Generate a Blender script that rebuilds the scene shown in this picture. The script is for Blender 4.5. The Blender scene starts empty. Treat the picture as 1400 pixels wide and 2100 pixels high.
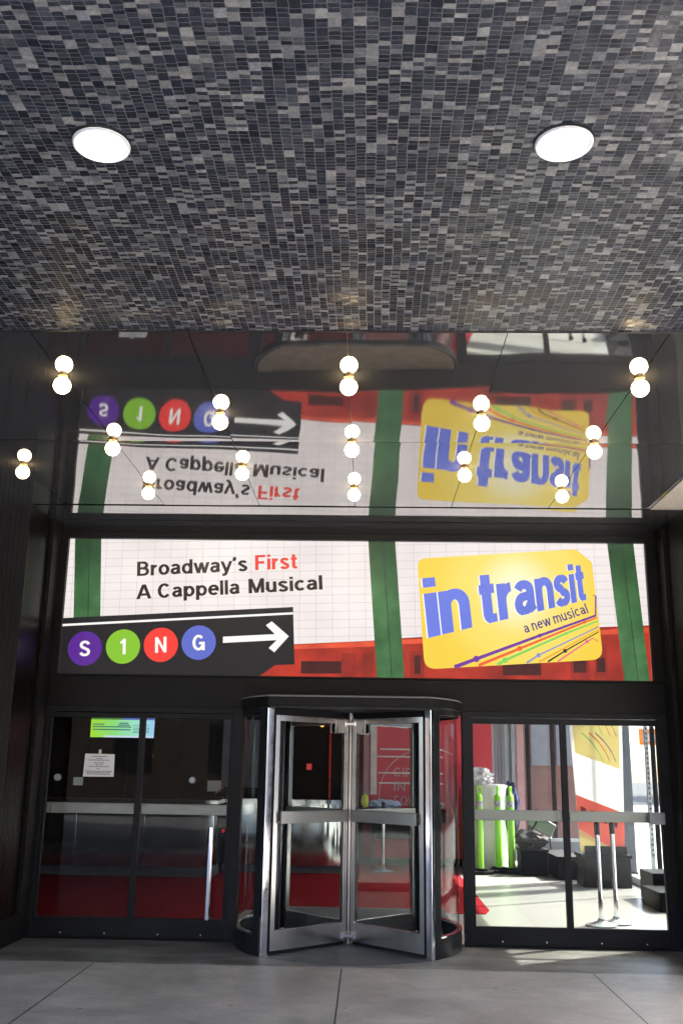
import bpy, bmesh, math, random
from mathutils import Vector, Matrix
random.seed(7)
R = math.radians
S = bpy.context.scene
COL = S.collection
PI = math.pi

# ------------------------------------------------------------------ camera
H = 4.01                                   # height of the mirrored ceiling
EXP = 3.5
cam = bpy.data.cameras.new('camera')
cam.sensor_fit = 'VERTICAL'
cam.sensor_height = 36.0
cam.lens = 36.0 * 2007.9 / 2100.0
cam.clip_start = 0.05
cam.clip_end = 2000
co = bpy.data.objects.new('camera', cam)
COL.objects.link(co)
_yaw, _pit, _rol = 0.0296, 0.2543, 0.0159
_f = Vector((-math.sin(_yaw)*math.cos(_pit), math.cos(_yaw)*math.cos(_pit), math.sin(_pit)))
_r = Vector((math.cos(_yaw), math.sin(_yaw), 0))
_u = _r.cross(_f)
_r2 = math.cos(_rol)*_r + math.sin(_rol)*_u
_u2 = -math.sin(_rol)*_r + math.cos(_rol)*_u
co.matrix_world = Matrix(((_r2.x, _u2.x, -_f.x, 0.1384), (_r2.y, _u2.y, -_f.y, -9.9098),
                          (_r2.z, _u2.z, -_f.z, 1.6091), (0, 0, 0, 1)))
S.camera = co

# ------------------------------------------------------------------ light
SUN_AZ = Vector((0.845, 0.535))            # towards the sun, over the ground
SUN_EL = R(45)
w = bpy.data.worlds.new('World')
S.world = w
w.use_nodes = True
nt = w.node_tree
sky = nt.nodes.new('ShaderNodeTexSky')
sky.sky_type = 'NISHITA'
sky.sun_disc = False
sky.sun_elevation = SUN_EL
sky.sun_rotation = math.atan2(SUN_AZ.x, SUN_AZ.y)
sky.air_density = 0.7
sky.dust_density = 3.0
sky.ozone_density = 0.9
nt.links.new(sky.outputs[0], nt.nodes['Background'].inputs[0])
nt.nodes['Background'].inputs[1].default_value = 0.15
sun = bpy.data.lights.new('sun', 'SUN')
sun.energy = 2.0
sun.angle = R(0.5)
sun.color = (1.0, 0.95, 0.87)
so = bpy.data.objects.new('sun', sun)
COL.objects.link(so)
so.location = (20, 12, 30)
so.rotation_euler = Vector((SUN_AZ.x*math.cos(SUN_EL), SUN_AZ.y*math.cos(SUN_EL), math.sin(SUN_EL))).to_track_quat('Z', 'Y').to_euler()
S.view_settings.view_transform = 'Standard'
S.view_settings.look = 'None'
S.view_settings.exposure = EXP
S.view_settings.gamma = 1
S.view_settings.use_curve_mapping = False
S.cycles.use_denoising = True
S.cycles.max_bounces = 10
S.cycles.transparent_max_bounces = 24
S.cycles.sample_clamp_indirect = 6
S.cycles.caustics_reflective = True

# ------------------------------------------------------------------ materials
MATS = {}
def node(nt, t, **k):
    n = nt.nodes.new(t)
    for a, b in k.items():
        setattr(n, a, b)
    return n
def mathn(nt, op, a, b=None):
    n = node(nt, 'ShaderNodeMath', operation=op)
    for i, v in enumerate((a, b)):
        if v is None: continue
        if isinstance(v, (int, float)): n.inputs[i].default_value = v
        else: nt.links.new(v, n.inputs[i])
    return n.outputs[0]
def mat(name, base, rough=0.5, metal=0.0, var=0.12, scale=6.0, stretch=(1, 1, 1), bump=0.0, rvar=0.08, spec=0.5, aniso=0):
    """principled surface whose colour and gloss wander with noise"""
    m = bpy.data.materials.new(name); m.use_nodes = True
    nt = m.node_tree; b = nt.nodes['Principled BSDF']
    b.inputs['Metallic'].default_value = metal
    b.inputs['Specular IOR Level'].default_value = spec
    tc = node(nt, 'ShaderNodeNewGeometry')
    mp = node(nt, 'ShaderNodeMapping'); mp.inputs['Scale'].default_value = stretch
    nt.links.new(tc.outputs['Position'], mp.inputs[0])
    nz = node(nt, 'ShaderNodeTexNoise'); nz.inputs['Scale'].default_value = scale; nz.inputs['Detail'].default_value = 6
    nt.links.new(mp.outputs[0], nz.inputs['Vector'])
    mr = node(nt, 'ShaderNodeMapRange'); mr.inputs[1].default_value = 0.3; mr.inputs[2].default_value = 0.7
    mr.inputs[3].default_value = 1-var; mr.inputs[4].default_value = 1+var
    nt.links.new(nz.outputs[0], mr.inputs[0])
    mx = node(nt, 'ShaderNodeMix', data_type='RGBA', blend_type='MULTIPLY')
    mx.inputs[0].default_value = 1; mx.inputs[6].default_value = (*base, 1)
    nt.links.new(mr.outputs[0], mx.inputs[7])
    nt.links.new(mx.outputs[2], b.inputs['Base Color'])
    m2 = node(nt, 'ShaderNodeMapRange'); m2.inputs[1].default_value = 0.3; m2.inputs[2].default_value = 0.7
    m2.inputs[3].default_value = max(0.02, rough-rvar); m2.inputs[4].default_value = min(1, rough+rvar)
    nt.links.new(nz.outputs[0], m2.inputs[0]); nt.links.new(m2.outputs[0], b.inputs['Roughness'])
    if bump:
        bp = node(nt, 'ShaderNodeBump'); bp.inputs['Strength'].default_value = bump; bp.inputs['Distance'].default_value = 0.01
        nt.links.new(nz.outputs[0], bp.inputs['Height']); nt.links.new(bp.outputs[0], b.inputs['Normal'])
    MATS[name] = m
    return m
def lin(r, g, b):
    f = lambda c: (c/255/12.92) if c/255 <= 0.04045 else ((c/255+0.055)/1.055)**2.4
    return (f(r), f(g), f(b))
def glow(name, rgb, strength=1.0, var=0.0, scale=4.0, gloss=0.0):
    """a face that gives off light (lamp, screen, backlit print)"""
    m = bpy.data.materials.new(name); m.use_nodes = True
    nt = m.node_tree; b = nt.nodes['Principled BSDF']
    b.inputs['Base Color'].default_value = (0.01, 0.01, 0.01, 1); b.inputs['Roughness'].default_value = 0.25
    b.inputs['Specular IOR Level'].default_value = gloss
    b.inputs['Emission Strength'].default_value = strength
    b.inputs['Emission Color'].default_value = (*rgb, 1)
    if var:
        tc = node(nt, 'ShaderNodeNewGeometry')
        nz = node(nt, 'ShaderNodeTexNoise'); nz.inputs['Scale'].default_value = scale; nz.inputs['Detail'].default_value = 5
        nt.links.new(tc.outputs['Position'], nz.inputs['Vector'])
        mr = node(nt, 'ShaderNodeMapRange'); mr.inputs[1].default_value = 0.3; mr.inputs[2].default_value = 0.7
        mr.inputs[3].default_value = 1-var; mr.inputs[4].default_value = 1+var
        nt.links.new(nz.outputs[0], mr.inputs[0])
        mx = node(nt, 'ShaderNodeMix', data_type='RGBA', blend_type='MULTIPLY')
        mx.inputs[0].default_value = 1; mx.inputs[6].default_value = (*rgb, 1)
        nt.links.new(mr.outputs[0], mx.inputs[7]); nt.links.new(mx.outputs[2], b.inputs['Emission Color'])
    MATS[name] = m
    return m
def pane_mat(name, tint, refl=1.0, rough=0.0):
    m = bpy.data.materials.new(name); m.use_nodes = True
    nt = m.node_tree
    nt.nodes.remove(nt.nodes['Principled BSDF'])
    t = node(nt, 'ShaderNodeBsdfTransparent'); t.inputs[0].default_value = (*tint, 1)
    g = node(nt, 'ShaderNodeBsdfGlossy'); g.inputs['Roughness'].default_value = rough; g.inputs[0].default_value = (0.95, 0.97, 0.96, 1)
    fr = node(nt, 'ShaderNodeFresnel')
    ge = node(nt, 'ShaderNodeNewGeometry')            # same reflectance on the way in and out of the sheet
    nt.links.new(mathn(nt, 'SUBTRACT', 1.5, mathn(nt, 'MULTIPLY', ge.outputs['Backfacing'], 1.5-1/1.5)), fr.inputs[0])
    mx = node(nt, 'ShaderNodeMixShader')
    nt.links.new(mathn(nt, 'MULTIPLY', fr.outputs[0], refl), mx.inputs[0])
    nt.links.new(t.outputs[0], mx.inputs[1]); nt.links.new(g.outputs[0], mx.inputs[2])
    nt.links.new(mx.outputs[0], nt.nodes['Material Output'].inputs[0])
    MATS[name] = m
    return m

SG = 1.0 / 2**EXP                           # prints and lamps are held at the photograph's level
mat('bronze', (0.010, 0.0095, 0.0085), 0.42, 0.0, 0.2, 3, (1, 1, 1), 0, 0.08, 0.18)
mat('bronze_brushed', (0.019, 0.0165, 0.0135), 0.30, 0.8, 0.03, 14, (6, 6, 0.12), 0.006, 0.03)
mat('door_frame', (0.011, 0.0115, 0.013), 0.4, 0.0, 0.15, 5, (1, 1, 1), 0, 0.08, 0.2)
mat('black', (0.008, 0.008, 0.008), 0.5, 0.0, 0.1)
mat('steel', (0.52, 0.505, 0.48), 0.19, 0.95, 0.06, 9, (1, 1, 0.3), 0, 0.05)
mat('steel_bar', (0.31, 0.31, 0.29), 0.30, 0.6, 0.05, 3, (0.2, 1, 1), 0, 0.03)
mat('chrome', (0.82, 0.82, 0.83), 0.08, 1.0, 0.03, 9, (1, 1, 1), 0, 0.03)
mat('counter_steel', (0.52, 0.53, 0.50), 0.08, 0.95, 0.08, 3, (1, 1, 0.3), 0.01, 0.04)
mat('brass', (0.35, 0.24, 0.12), 0.3, 1.0)
mat('rubber', (0.008, 0.008, 0.009), 0.7, 0, 0.2, 6, (1, 1, 1), 0, .05, .2)
mat('carpet', (0.21, 0.016, 0.020), 1.0, 0, 0.25, 40, (1, 1, 1), 0.3, 0.0, 0.0)
mat('lobby_stone', (0.60, 0.57, 0.52), 0.3, 0, 0.07, 3)
mat('mat_grey', (0.07, 0.072, 0.075), 0.9, 0, 0.2, 60, (1, 1, 1), 0.3)
mat('drum_floor', (0.06, 0.065, 0.068), 0.5, 0, 0.25, 7)
mat('red_wall', (0.68, 0.05, 0.075), 0.35, 0, 0.10, 2)
mat('lit_dusty_top', (0.30, 0.265, 0.215), 0.85, 0, 0.2, 8)  # dusty tan with the globe lamps' light on the canopy top put in
mat('maroon', (0.10, 0.012, 0.016), 0.5)
mat('pink_strip', (0.52, 0.30, 0.30), 0.5, 0, 0.1, 5)
mat('dark_wood', (0.012, 0.006, 0.005), 0.5, 0, 0.3, 10, (6, 6, 0.5), 0, 0.08, 0.15)
mat('dark_panel', (0.010, 0.011, 0.013), 0.4, 0, 0.2, 6, (1, 1, 1), 0, .05, .2)
mat('slate_wall', (0.12, 0.13, 0.15), 0.5, 0, 0.15, 5)
mat('slate_gloss', (0.10, 0.11, 0.135), 0.2, 0, 0.15, 5)
mat('white_wall', (0.7, 0.69, 0.66), 0.6, 0, 0.05)
mat('lobby_white', (0.25, 0.245, 0.24), 0.8, 0, 0.03)
mat('tan_panel', (0.36, 0.32, 0.27), 0.8, 0, 0.25, 45, (1, 1, 1), 0.15)
mat('white_plastic', (0.75, 0.74, 0.72), 0.4, 0, 0.06)
mat('bag_plastic', (0.82, 0.82, 0.84), 0.3, 0, 0.1, 12, (1, 1, 1), 0.5)
mat('navy_cloth', (0.02, 0.025, 0.09), 0.9, 0, 0.3, 25, (1, 1, 1), 0.4)
mat('lime', (0.33, 0.85, 0.06), 0.4, 0, 0.05)
mat('reflective_band', (0.45, 0.45, 0.5), 0.3, 0.3, 0.3, 30)
mat('black_bag', (0.005, 0.005, 0.006), 0.6, 0, 0.3, 20, (1, 1, 1), 0.2, .05, .12)
mat('paper', (0.85, 0.86, 0.86), 0.7, 0, 0.02)
mat('ink', (0.12, 0.12, 0.13), 0.8, 0, 0.1)
mat('tape', (0.7, 0.66, 0.55), 0.4)
mat('grey_label', (0.25, 0.30, 0.26), 0.5)
mat('red_plastic', (0.65, 0.02, 0.02), 0.35)
mat('pale_blue_sheet', (0.45, 0.55, 0.72), 0.5, 0, 0.15, 9, (1, 1, 1), 0.4)
mat('hi_vis', (0.75, 0.85, 0.08), 0.6)
mat('banner_white', (0.86, 0.85, 0.84), 0.5, 0, 0.01)
mat('banner_yellow', (0.88, 0.76, 0.30), 0.5, 0, 0.04)
mat('banner_red', (0.80, 0.24, 0.18), 0.5, 0, 0.05)
mat('banner_dark', (0.15, 0.05, 0.06), 0.5)
mat('p_purple', (0.2, 0.06, 0.45), 0.5); mat('p_red', (0.75, 0.07, 0.04), 0.5); mat('p_green', (0.12, 0.6, 0.2), 0.5)
mat('p_blue', (0.15, 0.25, 0.75), 0.5); mat('p_orange', (0.85, 0.35, 0.05), 0.5)
mat('text_pink', (0.62, 0.32, 0.33), 0.5)
mat('text_white', (0.8, 0.76, 0.75), 0.5)
mat('asphalt', (0.05, 0.05, 0.052), 0.9, 0, 0.2, 5, (1, 1, 1), 0.2)
mat('pavement', (0.42, 0.41, 0.39), 0.8, 0, 0.15, 2, (1, 1, 1), 0.05)
mat('facade_pale', (0.55, 0.53, 0.50), 0.7, 0, 0.1, 0.6)
mat('facade_brown', (0.13, 0.06, 0.05), 0.7, 0, 0.2, 2)
mat('facade_sand', (0.12, 0.10, 0.085), 0.7, 0, 0.15, 1)
mat('facade_grey', (0.20, 0.21, 0.23), 0.6, 0, 0.15, 1)
mat('window_dark', (0.03, 0.035, 0.045), 0.08, 0, 0.2)
mat('sign_orange', (0.85, 0.25, 0.03), 0.5); mat('sign_brown', (0.20, 0.09, 0.05), 0.5)
mat('awning', (0.8, 0.79, 0.77), 0.7, 0, 0.03)
mat('galv', (0.35, 0.38, 0.40), 0.4, 0.5, 0.1)
mat('bottle', (0.65, 0.78, 0.74), 0.2, 0, 0.05)
mat('card_reader', (0.55, 0.57, 0.53), 0.4)
pane_mat('pane', (0.93, 0.95, 0.94), 0.18)
pane_mat('clear_pane', (0.95, 0.965, 0.96), 0.35)
pane_mat('tinted_pane', (0.78, 0.80, 0.79), 0.3)
glow('bulb', (1.0, 0.74, 0.40), 26*SG)
glow('downlight', (1.0, 0.99, 0.96), 6*SG)
glow('amber_lamp', (1.0, 0.5, 0.12), 2*SG)

def cloth_mat(name, base):
    """thin printed fabric that lets light through"""
    m = bpy.data.materials.new(name); m.use_nodes = True; nt = m.node_tree
    nt.nodes.remove(nt.nodes['Principled BSDF'])
    d = node(nt, 'ShaderNodeBsdfDiffuse'); t = node(nt, 'ShaderNodeBsdfTranslucent'); mx = node(nt, 'ShaderNodeMixShader'); mx.inputs[0].default_value = .6
    for q in (d, t): q.inputs[0].default_value = (*base, 1)
    nt.links.new(d.outputs[0], mx.inputs[1]); nt.links.new(t.outputs[0], mx.inputs[2]); nt.links.new(mx.outputs[0], nt.nodes['Material Output'].inputs[0])
    MATS[name] = m
for n_, c_ in (('banner_white', (0.88, 0.87, 0.86)), ('banner_yellow', (0.94, 0.86, 0.50)), ('banner_red', (0.88, 0.32, 0.26)), ('banner_dark', (0.30, 0.12, 0.12)),
               ('p_purple', (0.3, 0.16, 0.55)), ('p_red', (0.8, 0.2, 0.12)), ('p_green', (0.25, 0.7, 0.35)), ('p_blue', (0.25, 0.35, 0.8))): cloth_mat(n_, c_)
def tile_material():
    """stacked glazed mosaic: 42 x 21 mm tiles, dark slate with buff ones strewn through"""
    m = bpy.data.materials.new('mosaic'); m.use_nodes = True
    nt = m.node_tree; b = nt.nodes['Principled BSDF']; L = nt.links.new; b.inputs['Specular IOR Level'].default_value = 0.8
    g = node(nt, 'ShaderNodeNewGeometry')
    nz = node(nt, 'ShaderNodeTexNoise'); nz.inputs['Scale'].default_value = 2.2; nz.inputs['Detail'].default_value = 2
    L(g.outputs['Position'], nz.inputs['Vector'])
    wob = node(nt, 'ShaderNodeVectorMath', operation='MULTIPLY_ADD')
    L(nz.outputs['Color'], wob.inputs[0]); wob.inputs[1].default_value = (0.02, 0.035, 0); L(g.outputs['Position'], wob.inputs[2])
    nz2 = node(nt, 'ShaderNodeTexNoise'); nz2.inputs['Scale'].default_value = 30; nz2.inputs['Detail'].default_value = 1
    L(g.outputs['Position'], nz2.inputs['Vector'])
    wob2 = node(nt, 'ShaderNodeVectorMath', operation='MULTIPLY_ADD')
    L(nz2.outputs['Color'], wob2.inputs[0]); wob2.inputs[1].default_value = (0.006, 0.006, 0); L(wob.outputs[0], wob2.inputs[2])
    sp = node(nt, 'ShaderNodeSeparateXYZ'); L(wob2.outputs[0], sp.inputs[0])
    u = mathn(nt, 'DIVIDE', sp.outputs[0], 0.0415)
    cu = mathn(nt, 'FLOOR', u)
    jit = node(nt, 'ShaderNodeTexWhiteNoise', noise_dimensions='1D'); L(cu, jit.inputs['W'])
    v = mathn(nt, 'ADD', mathn(nt, 'DIVIDE', sp.outputs[1], 0.0212), mathn(nt, 'MULTIPLY', jit.outputs[0], 0.45))
    # about a third of the places hold one square tile instead of two strips
    cd2 = node(nt, 'ShaderNodeCombineXYZ'); L(cu, cd2.inputs[0]); L(mathn(nt, 'FLOOR', mathn(nt, 'MULTIPLY', v, 0.5)), cd2.inputs[1])
    w2 = node(nt, 'ShaderNodeTexWhiteNoise', noise_dimensions='2D'); L(cd2.outputs[0], w2.inputs['Vector'])
    sq = mathn(nt, 'GREATER_THAN', w2.outputs[0], 0.80)
    vs_ = mathn(nt, 'DIVIDE', v, mathn(nt, 'ADD', sq, 1))
    cv = mathn(nt, 'ADD', mathn(nt, 'FLOOR', vs_), mathn(nt, 'MULTIPLY', sq, 5000))
    cb = node(nt, 'ShaderNodeCombineXYZ'); L(cu, cb.inputs[0]); L(cv, cb.inputs[1])
    wn = node(nt, 'ShaderNodeTexWhiteNoise', noise_dimensions='2D'); L(cb.outputs[0], wn.inputs['Vector'])
    # patches where dark tiles run together
    pn = node(nt, 'ShaderNodeTexNoise'); pn.inputs['Scale'].default_value = 0.22; pn.inputs['Detail'].default_value = 2
    L(cd2.outputs[0], pn.inputs['Vector'])
    val = mathn(nt, 'ADD', mathn(nt, 'MULTIPLY', wn.outputs[0], 0.78), mathn(nt, 'MULTIPLY', pn.outputs[0], 0.34))
    cr = node(nt, 'ShaderNodeValToRGB'); e = cr.color_ramp; e.interpolation = 'CONSTANT'
    cols = [(0.0, (0.012, 0.015, 0.024)), (0.34, (0.020, 0.024, 0.036)), (0.55, (0.032, 0.036, 0.050)), (0.68, (0.062, 0.067, 0.078)),
            (0.77, (0.135, 0.136, 0.140)), (0.84, (0.200, 0.195, 0.188)), (0.92, (0.265, 0.256, 0.242)), (0.968, (0.225, 0.230, 0.242))]
    for i, (p, c) in enumerate(cols):
        el = e.elements[i] if i < 2 else e.elements.new(p)
        el.position = p; el.color = (*c, 1)
    L(val, cr.inputs[0])
    fu = mathn(nt, 'FRACT', u); fv = mathn(nt, 'FRACT', vs_)
    du = mathn(nt, 'MULTIPLY', mathn(nt, 'MINIMUM', fu, mathn(nt, 'SUBTRACT', 1, fu)), 41.5)
    dv = mathn(nt, 'MULTIPLY', mathn(nt, 'MINIMUM', fv, mathn(nt, 'SUBTRACT', 1, fv)), mathn(nt, 'MULTIPLY', mathn(nt, 'ADD', sq, 1), 21.2))
    d = mathn(nt, 'MINIMUM', du, dv)
    mr = node(nt, 'ShaderNodeMapRange'); mr.inputs[1].default_value = 0.5; mr.inputs[2].default_value = 1.3
    L(d, mr.inputs[0])
    mx = node(nt, 'ShaderNodeMix', data_type='RGBA'); L(mr.outputs[0], mx.inputs[0])
    mx.inputs[6].default_value = (0.105, 0.106, 0.11, 1); L(cr.outputs[0], mx.inputs[7])
    st = node(nt, 'ShaderNodeTexNoise'); st.inputs['Scale'].default_value = 70; st.inputs['Detail'].default_value = 4
    L(g.outputs['Position'], st.inputs['Vector'])
    sm = node(nt, 'ShaderNodeMapRange'); sm.inputs[1].default_value = 0.3; sm.inputs[2].default_value = 0.7; sm.inputs[3].default_value = 0.75; sm.inputs[4].default_value = 1.25
    L(st.outputs[0], sm.inputs[0])
    m2 = node(nt, 'ShaderNodeMix', data_type='RGBA', blend_type='MULTIPLY'); m2.inputs[0].default_value = 1
    L(mx.outputs[2], m2.inputs[6]); L(sm.outputs[0], m2.inputs[7])
    L(m2.outputs[2], b.inputs['Base Color'])
    rr = node(nt, 'ShaderNodeMapRange'); rr.inputs[3].default_value = 0.65; rr.inputs[4].default_value = 0.27
    L(mr.outputs[0], rr.inputs[0]); L(rr.outputs[0], b.inputs['Roughness'])
    # every tile sits at its own slight tilt, grout is recessed
    sc = node(nt, 'ShaderNodeSeparateColor'); L(wn.outputs['Color'], sc.inputs[0])
    tilt = mathn(nt, 'ADD', mathn(nt, 'MULTIPLY', mathn(nt, 'SUBTRACT', sc.outputs[1], 0.5), mathn(nt, 'MULTIPLY', fu, 1.0)),
                 mathn(nt, 'MULTIPLY', mathn(nt, 'SUBTRACT', sc.outputs[2], 0.5), mathn(nt, 'MULTIPLY', fv, 0.7)))
    hgt = mathn(nt, 'ADD', mathn(nt, 'ADD', mr.outputs[0], tilt), mathn(nt, 'MULTIPLY', st.outputs[0], 0.5))
    bp = node(nt, 'ShaderNodeBump'); bp.inputs['Strength'].default_value = 0.8; bp.inputs['Distance'].default_value = 0.0022
    L(hgt, bp.inputs['Height'])
    # the plaster behind is far from flat, so the glaze catches light in patches
    ln = node(nt, 'ShaderNodeTexNoise'); ln.inputs['Scale'].default_value = 2.4; ln.inputs['Detail'].default_value = 3
    L(g.outputs['Position'], ln.inputs['Vector'])
    b2 = node(nt, 'ShaderNodeBump'); b2.inputs['Strength'].default_value = 1.0; b2.inputs['Distance'].default_value = 0.04
    L(ln.outputs[0], b2.inputs['Height']); L(b2.outputs[0], bp.inputs['Normal']); L(bp.outputs[0], b.inputs['Normal'])
    MATS['mosaic'] = m
tile_material()

def mirror_material():
    m = bpy.data.materials.new('polished_panel'); m.use_nodes = True
    nt = m.node_tree; b = nt.nodes['Principled BSDF']; L = nt.links.new
    g = node(nt, 'ShaderNodeNewGeometry')
    nz = node(nt, 'ShaderNodeTexNoise'); nz.inputs['Scale'].default_value = 7; nz.inputs['Detail'].default_value = 8; nz.inputs['Roughness'].default_value = 0.7
    L(g.outputs['Position'], nz.inputs['Vector'])
    cr = node(nt, 'ShaderNodeValToRGB')
    cr.color_ramp.elements[0].position = 0.3; cr.color_ramp.elements[0].color = (0.52, 0.51, 0.50, 1)
    cr.color_ramp.elements[1].position = 0.7; cr.color_ramp.elements[1].color = (0.60, 0.59, 0.58, 1)
    L(nz.outputs[0], cr.inputs[0]); L(cr.outputs[0], b.inputs['Base Color'])
    b.inputs['Metallic'].default_value = 1; b.inputs['Roughness'].default_value = 0.036
    df = node(nt, 'ShaderNodeBsdfDiffuse'); df.inputs[0].default_value = (0.24, 0.24, 0.25, 1)
    mx = node(nt, 'ShaderNodeMixShader'); mx.inputs[0].default_value = 0.14
    out = nt.nodes['Material Output']
    L(b.outputs[0], mx.inputs[1]); L(df.outputs[0], mx.inputs[2]); L(mx.outputs[0], out.inputs[0])
    MATS['polished_panel'] = m
mirror_material()

def floor_material():
    """grey slabs, a darker strip along the doors with water marks, thin joints"""
    m = bpy.data.materials.new('entrance_slabs'); m.use_nodes = True
    nt = m.node_tree; b = nt.nodes['Principled BSDF']; L = nt.links.new
    g = node(nt, 'ShaderNodeNewGeometry')
    sp = node(nt, 'ShaderNodeSeparateXYZ'); L(g.outputs['Position'], sp.inputs[0])
    nz = node(nt, 'ShaderNodeTexNoise'); nz.inputs['Scale'].default_value = 1.3; nz.inputs['Detail'].default_value = 7; nz.inputs['Roughness'].default_value = 0.62
    L(g.outputs['Position'], nz.inputs['Vector'])
    fine = node(nt, 'ShaderNodeTexNoise'); fine.inputs['Scale'].default_value = 55; fine.inputs['Detail'].default_value = 5
    L(g.outputs['Position'], fine.inputs['Vector'])
    cr = node(nt, 'ShaderNodeValToRGB')
    cr.color_ramp.elements[0].position = 0.32; cr.color_ramp.elements[0].color = (0.27, 0.252, 0.226, 1)
    cr.color_ramp.elements[1].position = 0.72; cr.color_ramp.elements[1].color = (0.45, 0.425, 0.385, 1)
    L(nz.outputs[0], cr.inputs[0])
    # dark strip
    edge = mathn(nt, 'ADD', sp.outputs[1], mathn(nt, 'MULTIPLY', mathn(nt, 'SUBTRACT', nz.outputs[0], 0.5), 0.25))
    ms = node(nt, 'ShaderNodeMapRange'); ms.inputs[1].default_value = -1.16; ms.inputs[2].default_value = -1.10
    L(edge, ms.inputs[0])
    dk = node(nt, 'ShaderNodeValToRGB')
    dk.color_ramp.elements[0].position = 0.36; dk.color_ramp.elements[0].color = (0.07, 0.066, 0.061, 1)
    dk.color_ramp.elements[1].position = 0.66; dk.color_ramp.elements[1].color = (0.19, 0.18, 0.165, 1)
    n2 = node(nt, 'ShaderNodeTexNoise'); n2.inputs['Scale'].default_value = 1.9; n2.inputs['Detail'].default_value = 6
    mp = node(nt, 'ShaderNodeMapping'); mp.inputs['Scale'].default_value = (0.7, 2.2, 1); L(g.outputs['Position'], mp.inputs[0]); L(mp.outputs[0], n2.inputs['Vector'])
    L(n2.outputs[0], dk.inputs[0])
    mx = node(nt, 'ShaderNodeMix', data_type='RGBA'); L(ms.outputs[0], mx.inputs[0]); L(cr.outputs[0], mx.inputs[6]); L(dk.outputs[0], mx.inputs[7])
    # joints every 2.05 m across and one along the strip
    ju = mathn(nt, 'ABSOLUTE', mathn(nt, 'SUBTRACT', mathn(nt, 'FRACT', mathn(nt, 'ADD', mathn(nt, 'DIVIDE', mathn(nt, 'ADD', sp.outputs[0], 0.06), 2.055), 0.5)), 0.5))
    jl = mathn(nt, 'MULTIPLY', mathn(nt, 'LESS_THAN', ju, 0.0028), mathn(nt, 'LESS_THAN', sp.outputs[1], -1.17))
    jm = node(nt, 'ShaderNodeMix', data_type='RGBA'); L(jl, jm.inputs[0]); L(mx.outputs[2], jm.inputs[6]); jm.inputs[7].default_value = (0.015, 0.015, 0.015, 1)
    fm = node(nt, 'ShaderNodeMapRange'); fm.inputs[1].default_value = 0.3; fm.inputs[2].default_value = 0.7; fm.inputs[3].default_value = 0.86; fm.inputs[4].default_value = 1.14
    L(fine.outputs[0], fm.inputs[0])
    f2 = node(nt, 'ShaderNodeMix', data_type='RGBA', blend_type='MULTIPLY'); f2.inputs[0].default_value = 1
    L(jm.outputs[2], f2.inputs[6]); L(fm.outputs[0], f2.inputs[7])
    # trodden grime in broad smears, and old gum spots
    gm = node(nt, 'ShaderNodeMapping'); gm.inputs['Scale'].default_value = (1.0, 1.3, 1); gm.inputs['Rotation'].default_value = (0, 0, 0.2); L(g.outputs['Position'], gm.inputs[0])
    gr = node(nt, 'ShaderNodeTexNoise'); gr.inputs['Scale'].default_value = 3.4; gr.inputs['Detail'].default_value = 8; gr.inputs['Roughness'].default_value = 0.7; gr.inputs['Distortion'].default_value = 0.8
    L(gm.outputs[0], gr.inputs['Vector'])
    gq = node(nt, 'ShaderNodeMapRange'); gq.inputs[1].default_value = 0.34; gq.inputs[2].default_value = 0.62; gq.inputs[3].default_value = 0.80; gq.inputs[4].default_value = 1.06
    L(gr.outputs[0], gq.inputs[0])
    vo = node(nt, 'ShaderNodeTexVoronoi'); vo.inputs['Scale'].default_value = 2.6; L(g.outputs['Position'], vo.inputs['Vector'])
    gs = node(nt, 'ShaderNodeMapRange'); gs.inputs[1].default_value = 0.045; gs.inputs[2].default_value = 0.06; gs.inputs[3].default_value = 0.55; gs.inputs[4].default_value = 1.0
    L(vo.outputs['Distance'], gs.inputs[0])
    f3 = node(nt, 'ShaderNodeMix', data_type='RGBA', blend_type='MULTIPLY'); f3.inputs[0].default_value = 1
    L(f2.outputs[2], f3.inputs[6]); L(mathn(nt, 'MULTIPLY', gq.outputs[0], gs.outputs[0]), f3.inputs[7])
    L(f3.outputs[2], b.inputs['Base Color'])
    rr = node(nt, 'ShaderNodeMapRange'); rr.inputs[1].default_value = 0.3; rr.inputs[2].default_value = 0.7; rr.inputs[3].default_value = 0.34; rr.inputs[4].default_value = 0.6
    L(nz.outputs[0], rr.inputs[0]); L(rr.outputs[0], b.inputs['Roughness'])
    bp = node(nt, 'ShaderNodeBump'); bp.inputs['Strength'].default_value = 0.12; bp.inputs['Distance'].default_value = 0.004
    L(fine.outputs[0], bp.inputs['Height']); L(bp.outputs[0], b.inputs['Normal'])
    MATS['entrance_slabs'] = m
floor_material()

def lobby_floor_material():
    m = bpy.data.materials.new('lobby_slabs'); m.use_nodes = True
    nt = m.node_tree; b = nt.nodes['Principled BSDF']; L = nt.links.new
    g = node(nt, 'ShaderNodeNewGeometry')
    br = node(nt, 'ShaderNodeTexBrick'); br.offset = 0.0
    br.inputs['Color1'].default_value = (0.30, 0.295, 0.28, 1); br.inputs['Color2'].default_value = (0.28, 0.275, 0.262, 1); br.inputs['Mortar'].default_value = (0.25, 0.24, 0.22, 1)
    br.inputs['Scale'].default_value = 1; br.inputs['Brick Width'].default_value = 1.9; br.inputs['Row Height'].default_value = 1.9; br.inputs['Mortar Size'].default_value = 0.008
    mp = node(nt, 'ShaderNodeMapping'); mp.inputs['Location'].default_value = (-0.06, 0.4, 0)
    L(g.outputs['Position'], mp.inputs[0]); L(mp.outputs[0], br.inputs['Vector'])
    L(br.outputs[0], b.inputs['Base Color']); b.inputs['Roughness'].default_value = 0.28
    MATS['lobby_slabs'] = m
lobby_floor_material()

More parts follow.
